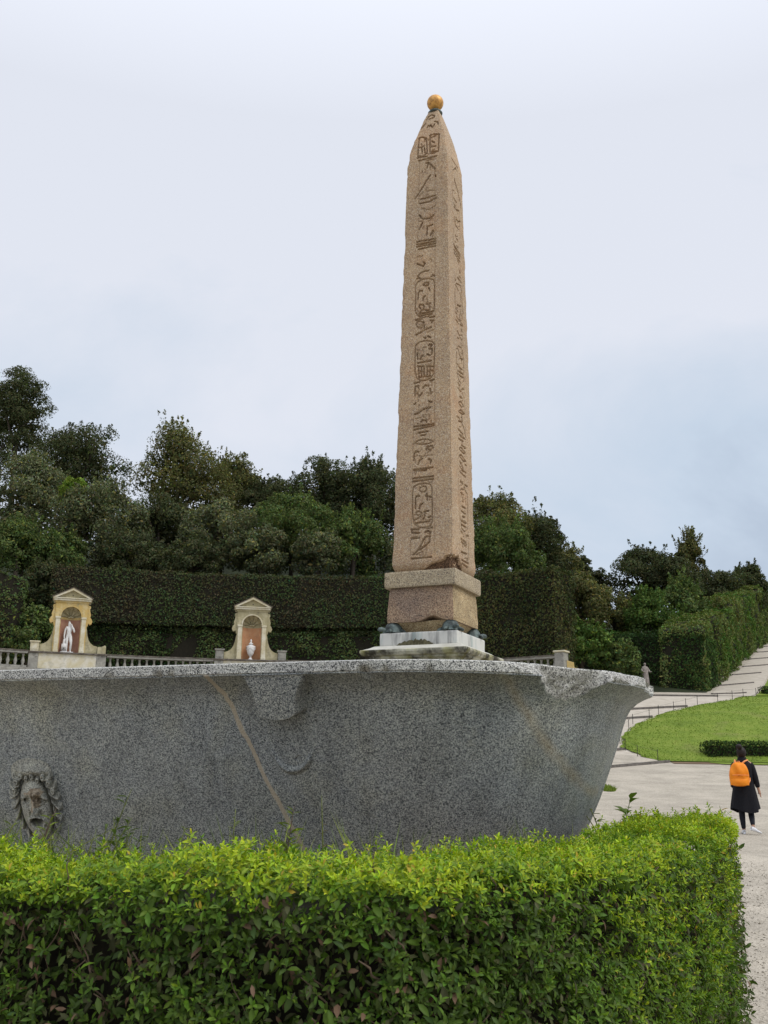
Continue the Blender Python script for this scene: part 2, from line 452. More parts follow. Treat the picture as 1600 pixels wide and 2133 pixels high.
# ------------------------------------------------------------------ terrain
PY = [-1000, 7, 14, 21.5, 30, 40, 43.5, 52, 56, 60, 75, 100, 150, 300, 1200]
PZ = [0, 0, .18, .55, 1.2, 2.38, 3.3, 5.75, 6.3, 7.1, 10.8, 16.5, 24, 30, 30]
def tz(x, y):
    s = np.clip((12 - np.asarray(x, float)) / 8, 0, 1); s = s * s * (3 - 2 * s)
    return np.interp(y, PY, PZ) + s * np.interp(y, [60, 67, 80, 110, 200], [0, 3, 6, 8, 8])
def grid_sheet(name, xs, ys, mat, dz=0.0, xl=None, xr=None, bulge=None):
    V = []; nx = len(xs)
    for y in ys:
        if xl is not None:
            a, b = xl(y), xr(y); X = a + (b - a) * np.asarray(xs)
        else: X = np.asarray(xs, float)
        Z = tz(X, y) + dz
        if bulge: Z = Z + bulge(np.asarray(xs), y)
        V.append(np.stack([X, np.full(nx, y), Z], 1))
    V = np.concatenate(V); ny = len(ys)
    i = np.arange(ny - 1)[:, None] * nx + np.arange(nx - 1)[None]
    i = i.ravel()
    Q = np.stack([i, i + 1, i + nx + 1, i + nx], 1)
    return link(name, npmesh(name, V, Q, True), mat)
xs = np.concatenate([[-1000, -500, -250, -120], np.arange(-60, 61, 2.0), [120, 250, 500, 1000]])
ys = np.concatenate([[-1000, -400, -150, -60, -20], np.arange(-10, 112, 1.5), [130, 150, 200, 300, 600, 1200]])
g = grid_sheet('ground', xs, ys, GRAVEL); tag(g, kind='structure')

LX = [39.5, 39.55, 40.7, 41.9, 43.1, 45.2, 47.06, 48.8, 50.2, 51.64, 54.6]
LV = [11.4, 10.75, 9.93, 9.65, 9.82, 10.67, 11.98, 13.56, 15.36, 17.48, 20.3]
lawn_l = lambda y: float(np.interp(y, LX, LV)) + 0.10 * math.sin(y * 3.1) + 0.07 * math.sin(y * 7.7 + 1)
lw = grid_sheet('lawn', np.linspace(0, 1, 60) ** 1.5, np.arange(39.55, 54.61, 0.25), LAWN, 0.05, lawn_l, lambda y: 60.0,
                lambda s, y: 0.22 * math.sin(PI * (y - 39.5) / 15.2) * np.minimum(1, s * 12)); tag(lw, kind='structure')
V = []; Fc = []
er = grid_sheet('bare_earth_strip', np.linspace(0, 1, 30), np.arange(39.0, 39.81, 0.1), EARTH, 0.02, lambda y: 10.8 + (y - 39) * .1, lambda y: 13.2); tag(er, kind='structure')
gv = grid_sheet('grass_verge', np.linspace(0, 1, 40), np.arange(38.9, 40.41, 0.1), LAWN, 0.03, lambda y: 12.2 + abs(y - 39.4) * .9, lambda y: 40.0); tag(gv, kind='structure')
# path sheet round the lawn and the stepped ramp beside the hedge
pth = grid_sheet('path', np.linspace(0, 1, 40), np.arange(39.3, 56.01, 0.4), PATH, 0.008, lambda y: 1.5, lambda y: float(np.interp(y, [39.3, 39.6, 41, 46, 52, 54, 56], [10.8, 10.9, 10.5, 12.5, 20, 23, 23]))); tag(pth, kind='structure')
rl = lambda y: float(np.interp(y, [53, 59.83, 64.2, 68.2, 76, 95], [16.6, 19.4, 21.7, 23.8, 27.6, 37.0]))
rr = lambda y: float(np.interp(y, [53, 55.4, 65.03, 76, 95], [18.6, 19.85, 24.3, 29.8, 39.5]))
rmp = grid_sheet('ramp_path', np.linspace(0, 1, 8), np.arange(54.0, 95.1, 0.5), PATH, 0.03, rl, rr); tag(rmp, kind='structure')
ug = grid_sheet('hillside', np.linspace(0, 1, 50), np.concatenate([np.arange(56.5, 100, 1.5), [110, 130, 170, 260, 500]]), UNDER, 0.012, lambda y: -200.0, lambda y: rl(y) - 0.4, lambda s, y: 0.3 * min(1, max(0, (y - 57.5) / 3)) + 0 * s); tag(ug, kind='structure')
ug = grid_sheet('hillside_right', np.linspace(0, 1, 30), np.concatenate([np.arange(55.0, 100, 1.5), [110, 130, 170, 260, 500]]), LAWN, 0.02, lambda y: rr(y) + 0.1, lambda y: 200.0); tag(ug, kind='structure')
# kerb steps across the paths: (x0,y0)-(x1,y1)
def kerb(parent, x0, y0, x1, y1, w=0.13, h=0.09):
    n = max(2, int(math.hypot(x1 - x0, y1 - y0) / 0.8)); V = []; Fc = []
    d = Vector((x1 - x0, y1 - y0)).normalized(); nrm = Vector((-d.y, d.x)) * w * 0.5
    for k in range(n + 1):
        t = k / n; x = x0 + (x1 - x0) * t; y = y0 + (y1 - y0) * t
        z = float(tz(x, y))
        for s, zz in ((-1, -0.2), (-1, h), (1, h), (1, -0.2)):
            V.append((x + nrm.x * s, y + nrm.y * s, z + zz))
    for k in range(n):
        for i in range(3):
            Fc.append((k * 4 + i, k * 4 + i + 1, k * 4 + 5 + i, k * 4 + 4 + i))
    Fc.append((0, 3, 2, 1)); Fc.append((n * 4, n * 4 + 1, n * 4 + 2, n * 4 + 3))
    link('kerb', pymesh('kerb', V, Fc), KERB, parent)
for a in ((3, 33.2, 10.75, 39.5), (3, 39.2, 9.6, 41.7), (4, 45.0, 12.3, 47.6), (4, 47.0, 14.6, 49.9), (5, 52.3, 17.2, 53.3)):
    kerb(pth, *a)
for y in (55.2, 59.9, 64.3, 68.2, 72.2, 76.5, 81):
    kerb(rmp, rl(y), y, rr(y), y + (rr(y) - rl(y)) * 0.55)
# lawn fence: iron pins and a wire
fr = empty('lawn_fence', (9.8, 43.0, 3.2), 'low fence of thin iron pins and wire along the curved lawn edge', 'fence')
fy = [39.7, 40.6, 41.6, 42.7, 43.9, 45.1, 46.2, 47.2, 48.1, 48.9, 49.6, 50.3, 51.0, 51.7, 52.7, 53.7]
pm = boxmesh('post', -0.010, 0.010, -0.010, 0.010, -0.1, 0.46); pm.materials.append(IRON)
prev = None; wv = []
for y in fy:
    x = lawn_l(y) - 0.12; z = float(tz(x, y))
    inst('post', pm, fr, (x - 9.8, y - 43.0, z - 3.2))
    wv.append((x - 9.8, y - 43.0, z - 3.2 + 0.40))
V, Fc = [], []; tube(V, Fc, wv, [0.004] * len(wv), 4); link('wire', pymesh('wire', V, Fc), IRON, fr)

# ------------------------------------------------------------------ granite basin
BY = math.radians(-20.5)
def to_world_b(a, b):
    return (a * math.cos(BY) - b * math.sin(BY), a * math.sin(BY) + b * math.cos(BY))
bw = to_world_b(-3.75, 6.12)
basin = empty('granite_basin', (bw[0], bw[1], 0.0), 'huge grey granite bath basin with broken rim in front of the obelisk', 'basin')
basin.rotation_euler = (0, 0, BY)
SX, SA, SB = 1.85, 1.27, 1.40
PRO = [(0.62, 0.42), (0.58, 0.6), (0.585, 0.8), (0.545, 0.95), (0.47, 1.10), (0.40, 1.24), (0.335, 1.38), (0.27, 1.55), (0.215, 1.70), (0.186, 1.79), (0.165, 1.845), (0.138, 1.89), (0.092, 1.930), (0.04, 1.958), (0.006, 1.970)]
PO = np.array([p[0] for p in PRO]); PZB = np.array([p[1] for p in PRO])
def offs(z): return np.interp(z, PZB, PO)
ZTOP = 2.035
# rows: (z, extra) outer from the bottom to the top, then the lip and the inside
zr = np.unique(np.concatenate([np.linspace(0.42, 1.7, 26), np.linspace(1.7, 1.97, 28), [1.972, 1.976]]))
zr2 = np.linspace(1.981, ZTOP - 0.008, 7)
# outline parameter: denser round the right front end
ph = np.concatenate([np.linspace(-90, -4, 230), np.linspace(-4, 90, 60)])
outl = [('s', t) for t in np.linspace(-SX, SX, 330)[:-1]] + [('r', math.radians(p)) for p in ph[:-1]] + [('t', t) for t in np.linspace(SX, -SX, 60)[:-1]] + [('l', math.radians(p)) for p in np.linspace(90, 270, 90)[:-1]]
kind = np.array([k for k, _ in outl]); par = np.array([p for _, p in outl])
def ring(o):
    """outline inset by o (array per point)"""
    x = np.where(kind == 's', par, np.where(kind == 't', par, 0.0)); y = np.zeros(len(par))
    y = np.where(kind == 's', -(SB - o), np.where(kind == 't', SB - o, 0.0))
    c, s = np.cos(par), np.sin(par)
    m = kind == 'r'; x = np.where(m, SX + (SA - o) * c, x); y = np.where(m, (SB - o) * s, y)
    m = kind == 'l'; x = np.where(m, -SX + (SA - o) * c, x); y = np.where(m, (SB - o) * s, y)
    return x, y
NP_ = len(outl)
deg = np.where(kind == 'r', np.degrees(par), np.where(kind == 's', -90.0 + (par - SX) * 20, 200.0))
cd = np.where((kind == 'r') | (kind == 's'), np.interp(deg, [-58, -52, -47, -42, -38.5, -35, -31, -27, -23, -16, -12], [0, 0.03, 0.075, 0.145, 0.165, 0.15, 0.115, 0.06, 0.045, 0.05, 0.0]), 0.0)
cd = cd + np.where(cd > 0.02, (vnoise(np.stack([deg * 0.6, deg * 0, deg * 0], 1), 5) - 0.5) * 0.03, 0)
end_chip = np.where(kind == 'r', sstep(-9, -6, deg) * (1 - sstep(8, 11, deg)), 0) * 0.045
V = []; chipflag = []
nick = np.clip(fbm(np.stack([np.where(kind == 's', par, par * 1.3) * 9, par * 0, par * 0], 1), 11, 3) - 0.62, 0, 1) * 0.28
for z in np.concatenate([zr, zr2]):
    o = np.full(NP_, offs(min(z, 1.97)) if z <= 1.976 else 0.0)
    if z > 1.976: o = o * 0
    zz = np.full(NP_, z)
    x, y = ring(o)
    rough = (fbm(np.stack([x * 2.2, y * 2.2, zz * 2.2], 1), 3, 3) - 0.5) * 0.005
    o = o + rough
    # small nicks along the lower arris of the rim
    lowrim = np.exp(-((zz - 1.975) / 0.02) ** 2)
    o = o + nick * lowrim
    fl = np.zeros(NP_, bool)
    # the big break
    zl = ZTOP - cd
    m = (cd > 0.004) & (zz > zl - 0.002)
    t = np.clip((zz - zl) / np.maximum(cd, 1e-4), 0, 1)
    oc = offs(np.minimum(zl, 1.97)) * (1 - t) + (0.02 + cd * 0.42) * t
    oc = oc + (fbm(np.stack([x * 14, y * 14, zz * 14], 1), 21, 4) - 0.5) * 0.05 * np.minimum(1, cd / 0.05) * (0.35 + 0.65 * np.sin(PI * np.clip(t, 0, 1)))
    o = np.where(m, np.maximum(o, oc), o); fl |= m
    o = o + end_chip * (0.3 + 0.7 * sstep(1.95, 2.03, zz)) * (0.7 + 0.6 * vnoise(np.stack([x * 20, y * 20, zz * 20], 1), 9))
    x, y = ring(o)
    zz = zz - np.where(end_chip > 0, 0.25, 0) * end_chip * sstep(1.9, 2.03, zz)
    V.append(np.stack([x, y, zz], 1)); chipflag.append(fl)
no = len(V)
top = V[-1]
for dz, di in ((0.008, 0.010), (0.009, 0.03), (0.008, 0.10), (0.0, 0.15), (-0.05, 0.20), (-0.25, 0.26), (-0.6, 0.34), (-0.95, 0.55), (-1.02, 0.8)):
    oo = np.maximum(np.full(NP_, di), (0.02 + cd * 0.42) + di * 0.6)
    x, y = ring(oo)
    V.append(np.stack([x, y, np.full(NP_, ZTOP - 0.008 + dz) - end_chip * 0.25], 1)); chipflag.append(np.zeros(NP_, bool))
nr = len(V)
VV = np.concatenate(V)
i = (np.arange(nr - 1)[:, None] * NP_ + np.arange(NP_)[None])
j = (np.arange(nr - 1)[:, None] * NP_ + (np.arange(NP_)[None] + 1) % NP_)
Q = np.stack([i, j, j + NP_, i + NP_], -1).reshape(-1, 4)
CFl = np.array(chipflag)
fm = np.zeros((nr - 1, NP_), int)
fm[len(zr) - 1:] = 1
fm[(CFl[:-1] & CFl[1:])] = 2
me = npmesh('bowl', VV, Q, True, fm.ravel())
bowl = link('bowl', me, [G_BODY, G_RIM, G_CHIP], basin)
try:
    me.set_sharp_from_angle(angle=math.radians(40))
except Exception: pass
# floor inside and foot below
fx, fy2 = ring(np.full(NP_, 0.8)); Vf = [(a, b, ZTOP - 1.02) for a, b in zip(fx, fy2)]
link('bowl_floor', pymesh('bowl_floor', Vf, [tuple(range(NP_))]), G_BODY, basin)
link('plinth', boxmesh('plinth', -2.3, 2.3, -0.85, 0.85, 0.0, 0.425, bev=0.03), G_SLAB, basin)

def relief(name, x0, x1, z0, z1, nx, nz, hf, mat, sink=0.02, skew=0.0):
    """a carved patch standing out of the straight front of the bowl; hf(x,z)->height"""
    X, Z = np.meshgrid(np.linspace(x0, x1, nx), np.linspace(z0, z1, nz))
    H = hf(X, Z) - sink * (hf(X, Z) < 0.0005)
    sl = np.gradient(np.interp(np.linspace(0.42, 1.95, 400), PZB, PO), np.linspace(0.42, 1.95, 400))
    o = offs(np.minimum(Z, 1.97))
    k = np.interp(np.clip(Z, 0.42, 1.75), np.linspace(0.42, 1.95, 400), sl)      # do/dz (negative)
    ny = 1 / np.sqrt(1 + k * k); nzv = k * ny
    Vr = np.stack([X + np.maximum(H, 0) * skew, -(SB - o) - H * ny, Z + H * nzv], -1).reshape(-1, 3)
    ii = (np.arange(nz - 1)[:, None] * nx + np.arange(nx - 1)[None]).ravel()
    Qr = np.stack([ii, ii + 1, ii + nx + 1, ii + nx], 1)
    return link(name, npmesh(name, Vr, Qr, True), mat, basin)
def bracket_h(X, Z):
    zt, zb = 1.975, 1.80
    t = np.clip((zt - Z) / (zt - zb), 0, 1.3)
    hw = 0.122 + 0.066 * np.clip(1 - t / 0.75, 0, 1) ** 2.0
    hw = hw * np.sqrt(np.clip(1 - np.clip((t - 0.80) / 0.28, 0, 1) ** 3.2, 0, 1))
    e = sstep(0.0, 0.014, hw - np.abs(X - 1.40))
    front = 0.012 + 0.045 * t
    base = offs(np.minimum(Z, 1.97))
    h = np.clip(base - front, 0.0, 1) + 0.018
    h = h + (fbm(np.stack([X.ravel() * 8, Z.ravel() * 8, X.ravel() * 0], 1), 4, 3).reshape(X.shape) - .5) * 0.006
    return np.where(t < 1.12, h * e, 0)
G_BRK = granite('bracket_granite', [(0.0, (0.045, 0.050, 0.054)), (0.22, (0.13, 0.14, 0.147)), (0.42, (0.25, 0.26, 0.257)), (0.68, (0.385, 0.39, 0.36)), (0.90, (0.50, 0.50, 0.46))], scale=250, rough=0.7)
relief('handle_bracket', 1.20, 1.60, 1.745, 1.974, 90, 70, bracket_h, G_BRK)
def ring_h(X, Z):
    # worn stump of the carved ring under the bracket
    cx, cz, rx, rz = 1.405, 1.70, 0.132, 0.195
    d = np.sqrt(((X - cx) / rx) ** 2 + ((Z - cz) / rz) ** 2)
    n = fbm(np.stack([X.ravel() * 16, Z.ravel() * 16, X.ravel() * 0], 1), 31, 4).reshape(X.shape)
    arc = np.exp(-((d - 1.0) / 0.075) ** 2) * (Z < 1.80)
    low = sstep(1.62, 1.53, Z)
    h = arc * (0.003 + 0.024 * low) * (0.35 + 1.3 * n) + 0.005 * sstep(1.08, 0.8, d) * (n > 0.2) * sstep(1.85, 1.74, Z)
    return np.where(h > 0.0018, h, 0)
relief('ring_stump', 1.22, 1.59, 1.46, 1.80, 110, 110, ring_h, G_BODY, 0.008)
def mask_h(X, Z):
    u = (X + 0.262) / 0.178; v = (Z - 1.325) / 0.215
    n = fbm(np.stack([X.ravel() * 30, Z.ravel() * 30, X.ravel() * 0], 1), 41, 4).reshape(X.shape)
    G = lambda cu, cv, su, sv: np.exp(-((u - cu) / su) ** 2 - ((v - cv) / sv) ** 2)
    rf = np.sqrt((u / 0.60) ** 2 + ((v + 0.17) / 0.80) ** 2)
    h = 0.082 * np.sqrt(np.clip(1 - rf ** 3, 0, 1))
    for s in (-1, 1):
        eu = 0.27 * s
        h = h - 0.040 * G(eu, 0.13, 0.17, 0.13)                                                        # socket
        re = np.sqrt(((u - eu) / 0.135) ** 2 + ((v - 0.11) / 0.085) ** 2)
        h = h + 0.016 * np.exp(-((re - 1) / 0.22) ** 2) + 0.016 * np.clip(1 - (re / 0.72) ** 2, 0, 1)     # lids, eyeball
        bv = 0.30 - 0.55 * np.clip(np.abs(u) - 0.12, 0, 1) ** 1.3                                       # knitted brow
        h = h + 0.026 * np.exp(-((v - bv) / 0.06) ** 2) * ((u * s) > 0.02) * (np.abs(u) < 0.52)
        h = h - 0.012 * np.exp(-((u - s * (0.17 + 0.28 * np.clip(-v - 0.12, 0, 1))) / 0.045) ** 2) * (v < -0.08) * (v > -0.55)
    nl = sstep(0.36, -0.08, v)
    h = h + (0.016 + 0.034 * nl) * np.exp(-(u / (0.075 + 0.03 * nl)) ** 2) * sstep(-0.17, -0.11, v) * (v < 0.42)
    h = h + 0.022 * (G(-0.12, -0.10, 0.05, 0.06) + G(0.12, -0.10, 0.05, 0.06))
    rm = np.sqrt((u / 0.24) ** 2 + ((v + 0.40) / 0.12) ** 2)
    h = h - 0.075 * sstep(1.0, 0.72, rm) + 0.018 * np.exp(-((rm - 1.22) / 0.22) ** 2)
    h = h + 0.020 * G(0, -0.72, 0.2, 0.10)
    # radiating locks at both sides, curls and a worn roll of hair above
    r = np.sqrt(u ** 2 + (v * 0.92) ** 2); th = np.degrees(np.arctan2(v, np.abs(u)))
    ph_ = (th + 16 * (r - 0.7) + 6 * np.sin(r * 9)) / 17.0
    ridge = (0.5 + 0.5 * np.cos(2 * PI * ph_)) ** 1.3
    side = sstep(0.60, 0.68, np.abs(u) / np.sqrt(np.clip(1 - ((v + 0.17) / 0.95) ** 2, 0.05, 1))) * (1 - sstep(0.93, 1.03, r + 0.10 * (n - 0.5)))
    hair = side * ridge * 0.044 * (th > -68) * (th < 52)
    curls = 0.0
    for k, (a, b, q) in enumerate(((-0.62, 0.52, .12), (-0.42, 0.66, .11), (-0.20, 0.60, .10), (0.02, 0.66, .11), (0.24, 0.58, .10), (0.44, 0.64, .12), (0.64, 0.50, .12), (-0.74, 0.30, .11), (0.76, 0.30, .11))):
        d = np.sqrt((u - a) ** 2 + (v - b) ** 2) / q
        curls = np.maximum(curls, 0.066 * np.clip(1 - d ** 2, 0, 1) ** 0.6 - 0.022 * np.exp(-(d / 0.35) ** 2))
    roll = 0.050 * np.exp(-((v - 0.80 + 0.18 * u * u) / 0.17) ** 2) * np.clip(1 - (np.abs(u) / 0.82) ** 2.5, 0, 1) * (0.6 + 0.7 * n)
    h = np.maximum(np.maximum(h, hair), np.maximum(roll, curls))
    h = h + (n - 0.5) * 0.004 * (h > 0.004)
    return np.where(h > 0.003, h, 0)
mk = relief('carved_mask', -0.475, -0.05, 1.07, 1.585, 210, 280, mask_h, G_MASK, 0.02, 0.62)
mk['label'] = 'carved open-mouthed face with curling hair, rust stain down the nose'
RUST = granite('rusty_mask_granite', [(0.0, (0.16, 0.125, 0.095)), (0.3, (0.31, 0.25, 0.185)), (0.7, (0.44, 0.37, 0.285))], scale=120, rough=0.9)
# faces of the rust-stained nose and brow take the rusty stone
mk.data.materials.append(RUST)
cx_ = np.array([p.center[:] for p in mk.data.polygons])
uu = (cx_[:, 0] + 0.262 - 0.065) / 0.178; vv = (cx_[:, 2] - 1.305) / 0.215
nn = fbm(np.stack([cx_[:, 0] * 40, cx_[:, 2] * 40, cx_[:, 0] * 0], 1), 61, 3)
rm = ((np.abs(uu + 0.02) < 0.12 + 0.2 * (nn - 0.5)) & (vv > -0.22) & (vv < 0.40)) | ((np.abs(vv - 0.27) < 0.16 * (nn - 0.2)) & (uu > -0.5) & (uu < 0.2))
mk.data.polygons.foreach_set('material_index', rm.astype(np.int32))

# ------------------------------------------------------------------ obelisk
OX, OY, OYAW = 0.460, 9.243, -0.4331
Z_WB, Z_WT, Z_BB, Z_BT, Z_ST = 2.612, 2.719, 2.816, 3.126, 3.268
H_W, H_BL, H_S, H_SB, H_ST, H_C = 0.364, 0.317, 0.341, 0.295, 0.2136, 0.493
SHH, SH = 4.2105, 4.87
obelisk = empty('obelisk', (OX, OY, 0.0), 'tall pink granite obelisk carved with hieroglyphs, on bronze tortoises and a marble plinth', 'obelisk')
obelisk.rotation_euler = (0, 0, OYAW)
GLYPHS = ['-58,4743 -42,4791 -9,4803 23,4778 22,4752 -29,4747;-104,4638 -64,4694;-40,4625 -28,4654 -10,4636;-8,4658 22,4610 39,4650;35,4692 68,4672 81,4636;-109,4272 -113,4505 -79,4506 -31,4477 -7,4288 -43,4247 -105,4262;5,4503 49,4508 105,4488 115,4274 73,4253 24,4262 5,4503;-93,4373 -43,4381;-49,4464 -34,4478;24,4471 73,4480;32,4346 81,4340;27,4283 111,4266;35,4418 62,4391;-72,4355 -61,4293;-42,4351 -32,4290;-111,4244 -3,4235;-94,4206 100,4209;-11,4156 13,4157 87,4068;9,4137 0,4102;34,4008 -8,3952 -70,3856 -127,3779;87,3999 92,3977;-69,3759 89,3766;-73,3715 23,3711 104,3737;-76,3585 -42,3537 25,3526 74,3549;-41,3497 -78,3426;7,3441 64,3447;9,3435 4,3348;69,3382 42,3334;-100,3297 98,3287;-100,3267 99,3262;-100,3241 99,3238;-85,3212 99,3208;-94,3057 -29,3016;-26,3058 -9,3042 -29,3012;-85,2919 -55,2952 -10,2960 28,2958;55,2887 73,2901 92,2885;-96,2895 -77,2902 -52,2886;-106,2823 -84,2857 -39,2875 29,2873 81,2847 89,2822 92,2541 70,2492 26,2471 -26,2473 -79,2498 -106,2556 -106,2823;-27,2817 -8,2834 29,2831 27,2804 -8,2805 -27,2817;-81,2673 -74,2740 -60,2760 -33,2755;-28,2651 -21,2684 -3,2694;30,2773 45,2739;-50,2568 -69,2591 -58,2611 -28,2609 -13,2584 -20,2562 -71,2519;17,2604 36,2589 47,2542 18,2536 -23,2555;9,2606 50,2608;-71,2518 84,2518;-64,2495 62,2494;44,2461 98,2461;-100,2458 -41,2459;-94,2410 -84,2437 -55,2439 -25,2420 -21,2393 -36,2369 -62,2368 -84,2384 -94,2410;-18,2426 -10,2357;48,2429 85,2422 63,2402;-94,2304 -46,2319 -10,2338 64,2355;-12,2261 8,2250;28,2268 58,2248;-100,2157 -96,2194 -52,2223 7,2224 58,2211 88,2191 99,2145 91,1876 62,1837 11,1820 -40,1824 -84,1860 -100,1928 -100,2157;36,2174 58,2182 73,2168 59,2154;41,2137 73,2131 70,2076;-80,2109 -72,2049;-50,2045 -21,2077;23,2084 52,2068;-72,2008 64,2010;-71,1975 -12,1965;-64,1966 -59,1878;-34,1962 -33,1874;-9,1965 -4,1876;17,1961 83,1951;24,1952 25,1879;54,1947 54,1874;-59,1922 -8,1914;25,1910 83,1906;-62,1864 55,1856;55,1809 95,1816;-102,1810 -54,1812;-96,1680 -97,1753 -92,1774 -61,1776 -61,1755;-17,1748 5,1770 41,1761;-75,1706 -52,1663 -24,1702;56,1730 64,1685;43,1609 75,1594;-102,1595 -86,1607;-96,1495 -56,1505 -9,1534 61,1543;-31,1411 -16,1429 16,1420 25,1403;-102,1375 94,1376;-102,1343 95,1360;-54,1308 40,1310;-30,1279 10,1279;-103,1205 -61,1231 -14,1240 41,1231 92,1207 50,1190 -21,1189 -84,1207;19,1136 42,1164 81,1163 91,1141;42,1137 70,1122;-101,1044 -94,1112 -79,1128 -53,1122;-57,1001 -42,1037 -13,1053;51,1041 71,1027 67,994;-100,953 91,955;-92,941 29,936;-102,871 95,872;-106,842 96,844;-106,743 -93,794 -47,811 15,812 69,795 85,767 92,449 73,407 20,394 -41,403 -84,436 -100,511 -106,743;-38,750 -31,779 0,787 27,777 35,754 16,730 -15,733 -38,750;-74,583 -76,672 -68,697 -36,698;24,691 80,677;36,713 40,653;-36,579 -29,608 -4,624;-43,513 -70,523 -70,545 -43,554 -16,540 -20,511 -42,491 -88,472;11,545 53,548;15,541 19,500 0,472;50,488 74,495;-76,443 65,452;-110,388 -39,386;-106,357 -35,352;-109,305 -34,304;-110,385 -105,357;39,387 90,391;25,353 47,364 74,349 67,333;71,313 36,312 14,296 -8,254 -38,199 -91,152;67,306 67,262 37,236 -30,191;-106,119 84,120', '-76,4235 96,4220;-55,4103 26,4183;-21,4031 39,3974 110,3882 151,3802;-61,3795 27,3794;-40,3726 9,3703 93,3734;-48,3591 -26,3541;15,3596 66,3598 119,3632;-40,3516 60,3510;-35,3400 38,3367;-80,3273 94,3248;-69,3249 92,3223;-78,3215 86,3194;-73,3183 76,3160;47,3069 65,3031;-72,2898 -49,2897;20,2958 100,2946;-77,2823 -35,2874 67,2899 104,2862 129,2626 103,2537 41,2503 -57,2513 -88,2651 -77,2823;-27,2835 21,2816;61,2811 68,2768 52,2684;-29,2647 88,2683;-52,2599 -10,2579;47,2605 80,2581;-79,2473 -2,2462;25,2564 42,2518;39,2471 109,2485;66,2430 88,2409;-47,2367 78,2320;-79,2160 -17,2223 62,2232 115,2134 110,1908 37,1851 -40,1867 -81,1983 -79,2160;-39,2184 -17,2163;15,2116 95,2126;-50,2009 67,2009;-34,1957 84,1971;-26,1923 82,1934;-61,1830 -1,1816;-46,1777 31,1761 74,1821 108,1822;-11,1717 47,1707;-55,1629 5,1665 81,1641 40,1612 -55,1629;-53,1543 2,1579 108,1576 64,1552 -53,1543;-57,1480 -33,1469;19,1522 37,1473;-70,1445 15,1464;16,1465 76,1414 113,1340;-85,1362 44,1349;-57,1317 106,1320;-81,1271 45,1279 -11,1231 110,1229;-66,1174 -12,1203 102,1180 58,1159 -66,1174;-71,1104 -17,1129 97,1101 42,1081 -71,1104;-64,1054 -19,1044;73,1063 119,1061;-67,1007 5,990 103,987;-70,953 90,943;-55,866 10,854;59,860 127,863;-74,741 -40,792 55,813 117,784 119,527 91,430 27,401 -54,419 -89,515 -74,741;-42,757 13,749;-3,722 9,680;69,703 81,668;-40,630 68,635;-54,582 64,580;-26,537 41,544;-60,492 79,493;-62,454 76,455;-77,392 -33,373;67,380 124,384;-81,318 41,308 64,283;-73,291 63,267;-80,195 69,203;113,301 118,169;-74,123 104,121;-56,91 91,83']
def seg_dist(P, A, B):
    d = B - A; L2 = max((d * d).sum(), 1e-9)
    t = np.clip(((P - A) @ d) / L2, 0, 1)
    return np.sqrt((((P - A) - t[:, None] * d) ** 2).sum(1))
def shaft_hw(h):
    t = np.clip((h - SHH) / (SH - SHH), 0, 1)
    return np.where(h < SHH, H_SB + (H_ST - H_SB) * h / SHH, H_ST * (1 - t) + 0.017 * np.sin(PI * t) + 0.050 * t)
HH = np.concatenate([np.linspace(0.0, 0.3, 60)[:-1], np.linspace(0.3, SHH, 740)[:-1], np.linspace(SHH, SH, 130)])
counts = (132, 108, 8, 8)
def glyph_depth(face, U, Hh):
    dep = np.zeros(U.size); P = np.stack([U.ravel(), Hh.ravel()], 1)
    order = P[:, 1]
    for st in GLYPHS[face].split(';'):
        pts = np.array([[float(v) / 1000 for v in q.split(',')] for q in st.split()])
        lo, hi = pts[:, 1].min() - 0.03, pts[:, 1].max() + 0.03
        sel = np.nonzero((order > lo) & (order < hi))[0]
        if not len(sel): continue
        d = np.full(len(sel), 9.0)
        for k in range(len(pts) - 1): d = np.minimum(d, seg_dist(P[sel], pts[k], pts[k + 1]))
        w = 0.0058 if len(pts) < 8 else 0.0045
        dep[sel] = np.maximum(dep[sel], (0.025 if len(pts) < 8 else 0.018) * sstep(w + 0.0045, w - 0.002, d))
    # shallow worn strokes between the signs
    rs_ = np.random.default_rng(900 + face)
    for k in range(120):
        c0 = np.array([rs_.uniform(-0.085, 0.085), rs_.uniform(0.12, 4.45)]); a = rs_.choice([0.1, 0.2, 1.2, 1.6, 2.2]) + rs_.normal() * 0.15
        l = rs_.uniform(0.012, 0.035); v_ = np.array([math.cos(a), math.sin(a)]) * l
        sel = np.nonzero(np.abs(order - c0[1]) < 0.07)[0]
        d = np.minimum(seg_dist(P[sel], c0 - v_, c0), seg_dist(P[sel], c0, c0 + v_ + np.array([-v_[1], v_[0]]) * rs_.uniform(-0.8, 0.8)))
        dep[sel] = np.maximum(dep[sel], 0.010 * sstep(0.0085, 0.0025, d))
    for ue in (-0.118, 0.118):                                  # incised border lines of the column
        d = np.abs(P[:, 0] - ue * (1 - 0.07 * order))
        dep = np.maximum(dep, 0.006 * sstep(0.006, 0.002, d) * (order > 0.15) * (order < 4.2) * (vnoise(np.stack([order * 3, order * 0 + ue * 50, order * 0], 1), 4) > 0.45))
    return dep.reshape(U.shape)
cols = []; broken = []
